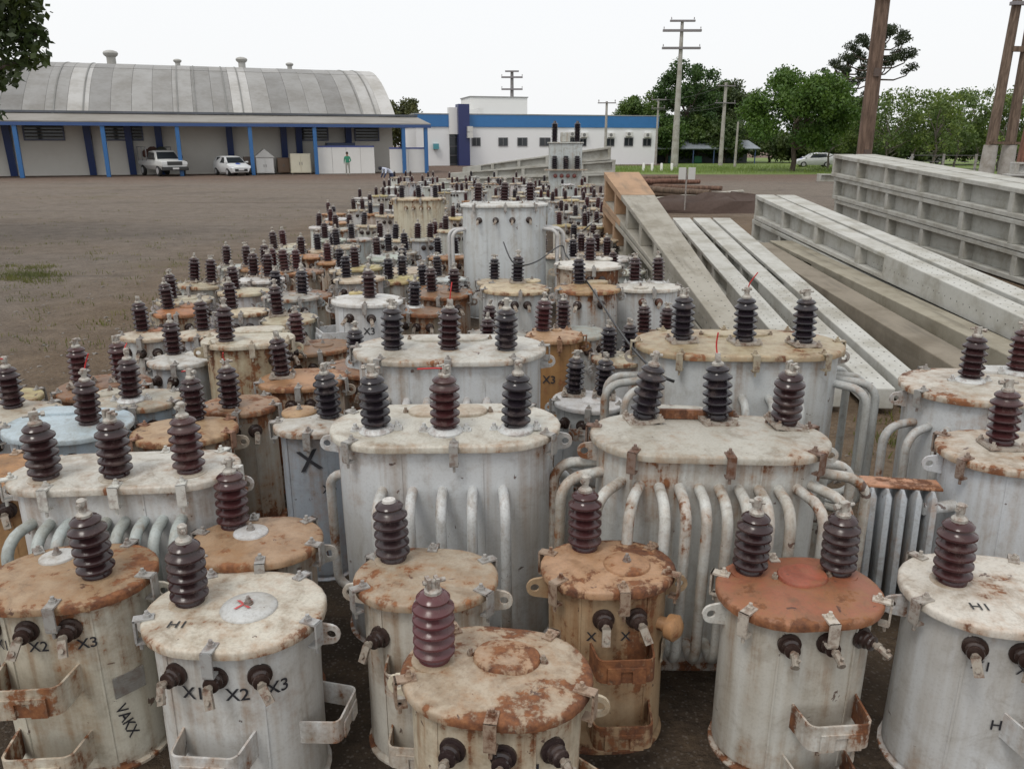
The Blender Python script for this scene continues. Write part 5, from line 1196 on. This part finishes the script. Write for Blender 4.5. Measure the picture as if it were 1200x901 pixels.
def pick_extra(r):
    for s in (-1, 1):
        b = MB(); b.box(2.42, 2.5, s * .72 - .17, s * .72 + .17, .82, 1.02); add('headlight', b.mesh('hl'), M['paint'], r, color=(.7, .72, .72, 1))
        b = MB(); b.box(.95, 1.1, s * 1.02 - .12, s * 1.02 + .12, 1.2, 1.42); bevel(add('mirror', b.mesh('mi'), M['rubber'], r, color=(.03, .03, .03, 1)), .03)
        b = MB(); b.box(-2.4, -.45, s * .9 - .03, s * .9 + .03, 1.98, 2.04); b.box(-2.35, -2.28, s * .9 - .03, s * .9 + .03, 1.05, 1.98); b.box(-.55, -.48, s * .9 - .03, s * .9 + .03, 1.05, 1.98); b.box(-1.45, -1.38, s * .9 - .03, s * .9 + .03, 1.05, 1.98); add('rack_side', b.mesh('rk'), M['metal'], r, color=(.3, .3, .3, .2))
    b = MB(); b.box(2.44, 2.5, -.52, .52, .78, 1.04); add('grille', b.mesh('gr'), M['rubber'], r, color=(.05, .05, .05, 1))
    b = MB(); b.box(2.35, 2.6, -.92, .92, .42, .68); bevel(add('bumper', b.mesh('bu'), M['rubber'], r, color=(.04, .04, .04, 1)), .05)
    b = MB(); b.box(2.6, 2.615, -.22, .22, .5, .62); add('number_plate', b.mesh('np'), M['paint'], r, color=(.6, .6, .6, 1))
    rr_ = random.Random(2)
    for k in range(7):
        cx, cy, cz, s_ = rr_.uniform(-2.0, -.8), rr_.uniform(-.6, .6), 1.15 + rr_.uniform(0, .8), rr_.uniform(.25, .4)
        b = MB(); b.lathe([(s_ * .4, -s_ * .7), (s_ * .9, -s_ * .4), (s_, 0), (s_ * .8, s_ * .5), (s_ * .3, s_ * .75)], 9); o = add('load_bundle', b.mesh('ld', 50), M['cloth'], r, (cx, cy, cz), (rr_.uniform(-.6, .6), rr_.uniform(-.6, .6), 0), color=(.04 + .03 * (k % 3), .045, .035, 1))
pst = [(-2.5, .55, .8, 1.05, 1.1, .88, .85), (-.45, .45, .75, 1.08, 1.12, .93, .88), (-.42, .45, .75, 1.1, 1.72, .93, .72), (.5, .45, .75, 1.1, 1.78, .93, .72), (.75, .45, .75, 1.1, 1.7, .93, .7), (1.35, .45, .75, 1.08, 1.14, .93, .8), (2.3, .45, .75, 1.02, 1.08, .92, .8), (2.48, .5, .75, .95, 1.0, .86, .75)]
pg = [[(.83, -.62, 1.66), (.83, .62, 1.66), (1.3, .76, 1.19), (1.3, -.76, 1.19)]] + [[(-.35, s * .9, 1.16), (1.0, s * .9, 1.15), (.7, s * .75, 1.62), (-.35, s * .76, 1.64)][::s] for s in (1, -1)]
vehicle('pickup_truck', 'white pickup with a loaded rack parked under the hangar canopy', 'pickup', onh(205, -3.0), HA + R(-90 + 22), pst, (.60, .61, .60, 1), .38, (-1.6, 1.55), pg, pick_extra, .93)
for i, (px, row, a, c_, lab) in enumerate([(953, 196, 172, (.62, .63, .65, 1), 'silver car parked on the lawn behind the round tree'), (1083, 192, 175, (.6, .62, .66, 1), 'pale car parked behind the far fence'), (606, 192, 5, (.66, .67, .68, 1), 'white car parked in front of the office windows')]):
    p = P(px, row, 0); vehicle('parked_car', lab, 'car', (p.x, p.y, 0), R(a), hst, c_, .3, (-1.2, 1.2), hg, hatch_extra, .87)
b = MB(); tp = P(575, 190, 0)
sc2 = empty('tarpaulin_canopy', (tp.x, tp.y, 0)); b.hexa([(-4.5, -1.5, 1.2), (4.5, -1.5, 1.9), (4.5, 1.5, 1.9), (-4.5, 1.5, 1.2), (-4.5, -1.5, 1.28), (4.5, -1.5, 1.98), (4.5, 1.5, 1.98), (-4.5, 1.5, 1.28)]); add('roof', b.mesh('roof'), M['sheet'], sc2, color=(.16, .18, .22, 1))
for sx in (-4.2, 4.2):
    for sy in (-1.3, 1.3): b = MB(); b.cyl((sx, sy, 0), (sx, sy, 1.55 + sx * .08), .06, 8); add('post', b.mesh('p', 40), M['metal'], sc2, color=(.3, .3, .3, .3))
tag(sc2, 'low sloping grey carport in front of the office', 'carport')

# ================================================================ PEOPLE
def person(label, loc, rz, joints, edges, rad, shirt, trousers, hair, sc=1.0):
    me = bpy.data.meshes.new('person'); me.from_pydata([Vector(j) * sc for j in joints], edges, [])
    o = bpy.data.objects.new('person', me); C.objects.link(o); o.location = loc; o.rotation_euler = (0, 0, rz)
    m = o.modifiers.new('skin', 'SKIN'); me.skin_vertices.new() if not me.skin_vertices else None
    for i, r_ in enumerate(rad): v = me.skin_vertices[0].data[i]; v.radius = (r_[0] * sc, r_[1] * sc); v.use_root = (i == 0)
    ss = o.modifiers.new('sub', 'SUBSURF'); ss.levels = 1; ss.render_levels = 2
    t = NT('clothing'); v = t.coords(rnd=False); sx = t.n('ShaderNodeSeparateXYZ'); t.l(v, sx.inputs[0]); return o, t, sx
J = [(0, 0, .95), (0, 0, 1.15), (0, 0, 1.38), (0, 0, 1.5), (0, -.01, 1.6), (0, -.01, 1.70), (-.19, 0, 1.38), (-.25, .02, 1.1), (-.26, -.06, .86), (.19, 0, 1.38), (.27, -.01, 1.12), (.16, -.2, 1.02), (-.1, 0, .88), (-.12, -.03, .5), (-.13, .03, .09), (-.13, -.14, .04), (.1, 0, .88), (.11, .02, .5), (.12, .04, .09), (.12, -.13, .04)]
E_ = [(0, 1), (1, 2), (2, 3), (3, 4), (4, 5), (2, 6), (6, 7), (7, 8), (2, 9), (9, 10), (10, 11), (0, 12), (12, 13), (13, 14), (14, 15), (0, 16), (16, 17), (17, 18), (18, 19)]
RD = [(.15, .11), (.15, .1), (.15, .1), (.055, .055), (.08, .09), (.06, .075), (.07, .065), (.048, .045), (.035, .03), (.07, .065), (.048, .045), (.035, .03), (.09, .09), (.062, .065), (.045, .05), (.04, .03), (.09, .09), (.062, .065), (.045, .05), (.04, .03)]
def dress(o, t, sx, z_skin, z_waist, shirt, trousers, axis=2):
    c = t.mix(t.step(sx.outputs[axis], z_waist - .01, z_waist + .01), (*trousers, 1), (*shirt, 1)); c = t.mix(t.step(sx.outputs[axis], z_skin - .01, z_skin + .01), c, (.30, .17, .11, 1))
    t.l(c, t.b.inputs['Base Color']); t.b.inputs['Roughness'].default_value = .85; o.data.materials.append(t.m)
pp = P(408, 205.3, 0)
o, t, sx = person('', (pp.x, pp.y, 0), R(10), J, E_, RD, 0, 0, 0)
dress(o, t, sx, 1.47, .96, (.03, .2, .12), (.30, .30, .27)); tag(o, 'person in green shirt and pale trousers standing before the wide white partition', 'person')
b = MB(); b.lathe([(.092, 1.62), (.1, 1.68), (.09, 1.76), (.05, 1.80), (.01, 1.81)], 14); add('hair', b.mesh('hair', 60), M['cloth'], o, (0, .012, 0), color=(.02, .015, .012, 1))
JB = [(0, 0, .9), (0, -.18, 1.08), (0, -.38, 1.16), (0, -.48, 1.17), (0, -.57, 1.15), (0, -.66, 1.12), (-.19, -.36, 1.14), (-.22, -.42, .88), (-.2, -.52, .68), (.19, -.36, 1.14), (.22, -.42, .88), (.2, -.52, .68)] + J[12:]
pp = PY(459, 210, 44)
o, t, sx = person('', (pp.x, 44, 0), R(-60), JB, E_, RD, 0, 0, 0)
dress(o, t, sx, 3, .92, (.55, .6, .72), (.03, .04, .09)); tag(o, 'person in pale blue shirt bending over behind the last transformers', 'person')
b = MB(); b.lathe([(.09, -.05), (.105, 0), (.09, .06), (.04, .1), (.01, .105)], 14); add('hair', b.mesh('hair', 60), M['cloth'], o, (0, -.62, 1.17), (R(60), 0, 0), color=(.02, .02, .03, 1))

# ================================================================ FAR RIGHT: fence and stored poles
fr = empty('wire_fence', (27.5, 57, 0)); fe = Vector((50, 50, 0)) - Vector((27.5, 57, 0))
nP = 13
for k in range(nP):
    b = MB(); b.box(-.06, .06, -.06, .06, 0, 1.75); add('fence_post', b.mesh('fp'), M['conc'], fr, tuple(fe * (k / (nP - 1))), color=(.3, .29, .27, .3))
for k in range(4):
    b = MB(); b.tube([(0, -.07, .4 + .42 * k), tuple(fe + Vector((0, -.07, .4 + .42 * k)))], .014, 6); add('fence_wire', b.mesh('fw'), M['metal'], fr, color=(.15, .15, .16, .3))
tag(fr, 'low post and wire fence running past the parked cars', 'fence')
for lay in range(2):
    pole('pale concrete pole stacked by the braced timber pair', (22.2 + .25 * lay, 37.2), (33, 36.0), .5, .5, .42, .42, .62 + .5 * lay, .62 + .5 * lay, (.50, .50, .48), .2, .97, 1.9, holes=False, group='poles stacked by the braced timber pair')
o = empty('steel_girder', (19.4, 34.6, 0), R(-4))
b = MB(); b.box(0, 12, -.25, .25, .3, .36); b.box(0, 12, -.25, .25, .82, .88); add('flange', b.mesh('fl'), M['steel'], o, color=(.26, .13, .08, .6))
b = MB(); b.box(0, 12, -.03, .03, .36, .82); add('web', b.mesh('web'), M['steel'], o, color=(.20, .085, .055, .6))
for k in range(9): b = MB(); b.box(k * 1.45 + .05, k * 1.45 + .1, -.22, .22, .361, .819); add('stiffener', b.mesh('st'), M['steel'], o, color=(.22, .1, .06, .6))
for k in range(3): b = MB(); b.box(k * 5 + .4, k * 5 + .7, -.5, .5, 0, .3); add('sleeper', b.mesh('sl'), M['wood'], o, color=(.12, .09, .07, 1))
tag(o, 'rusty steel girder on sleepers in front of the braced timber pair', 'girder')
for k in range(2):
    o = empty('timber_sleeper', (0, 0, 0)); Y = (10.0, 16.5)[k]; b = MB(); b.box(2.75, 4.55, -.09, .09, 0, (.115, .2)[k]); o2 = add('timber_sleeper', b.mesh('sl'), M['wood'], None, (0.25 * k, Y, 0), color=(.12, .09, .07, 1)); bpy.data.objects.remove(o); tag(o2, ['weathered timber sleeper under the drilled tips of the pale poles', 'weathered timber sleeper under the thick ends of the pale poles'][k], 'sleeper')

# overhead lines between the far poles
for (r0, r1) in ((102, 118), (122, 128), (124, 129)):
    a = PY(844 + (6 if r0 == 124 else -6 if r0 == 122 else 0), r0, 92); c_ = PY(768 + (6 if r0 == 124 else -6 if r0 == 122 else 0), r1, 94)
    pts = [a.lerp(c_, k / 8) - Vector((0, 0, .35 * 4 * (k / 8) * (1 - k / 8))) for k in range(9)]
    b = MB(); b.tube(pts, .022, 6); o = add('overhead_wire', b.mesh('wire', 60), M['cable'], None, color=(.06, .06, .06, 1)); tag(o, 'thin dark overhead wire slung between the two crossarm poles by the shed', 'wire', 'overhead wires by the shed')
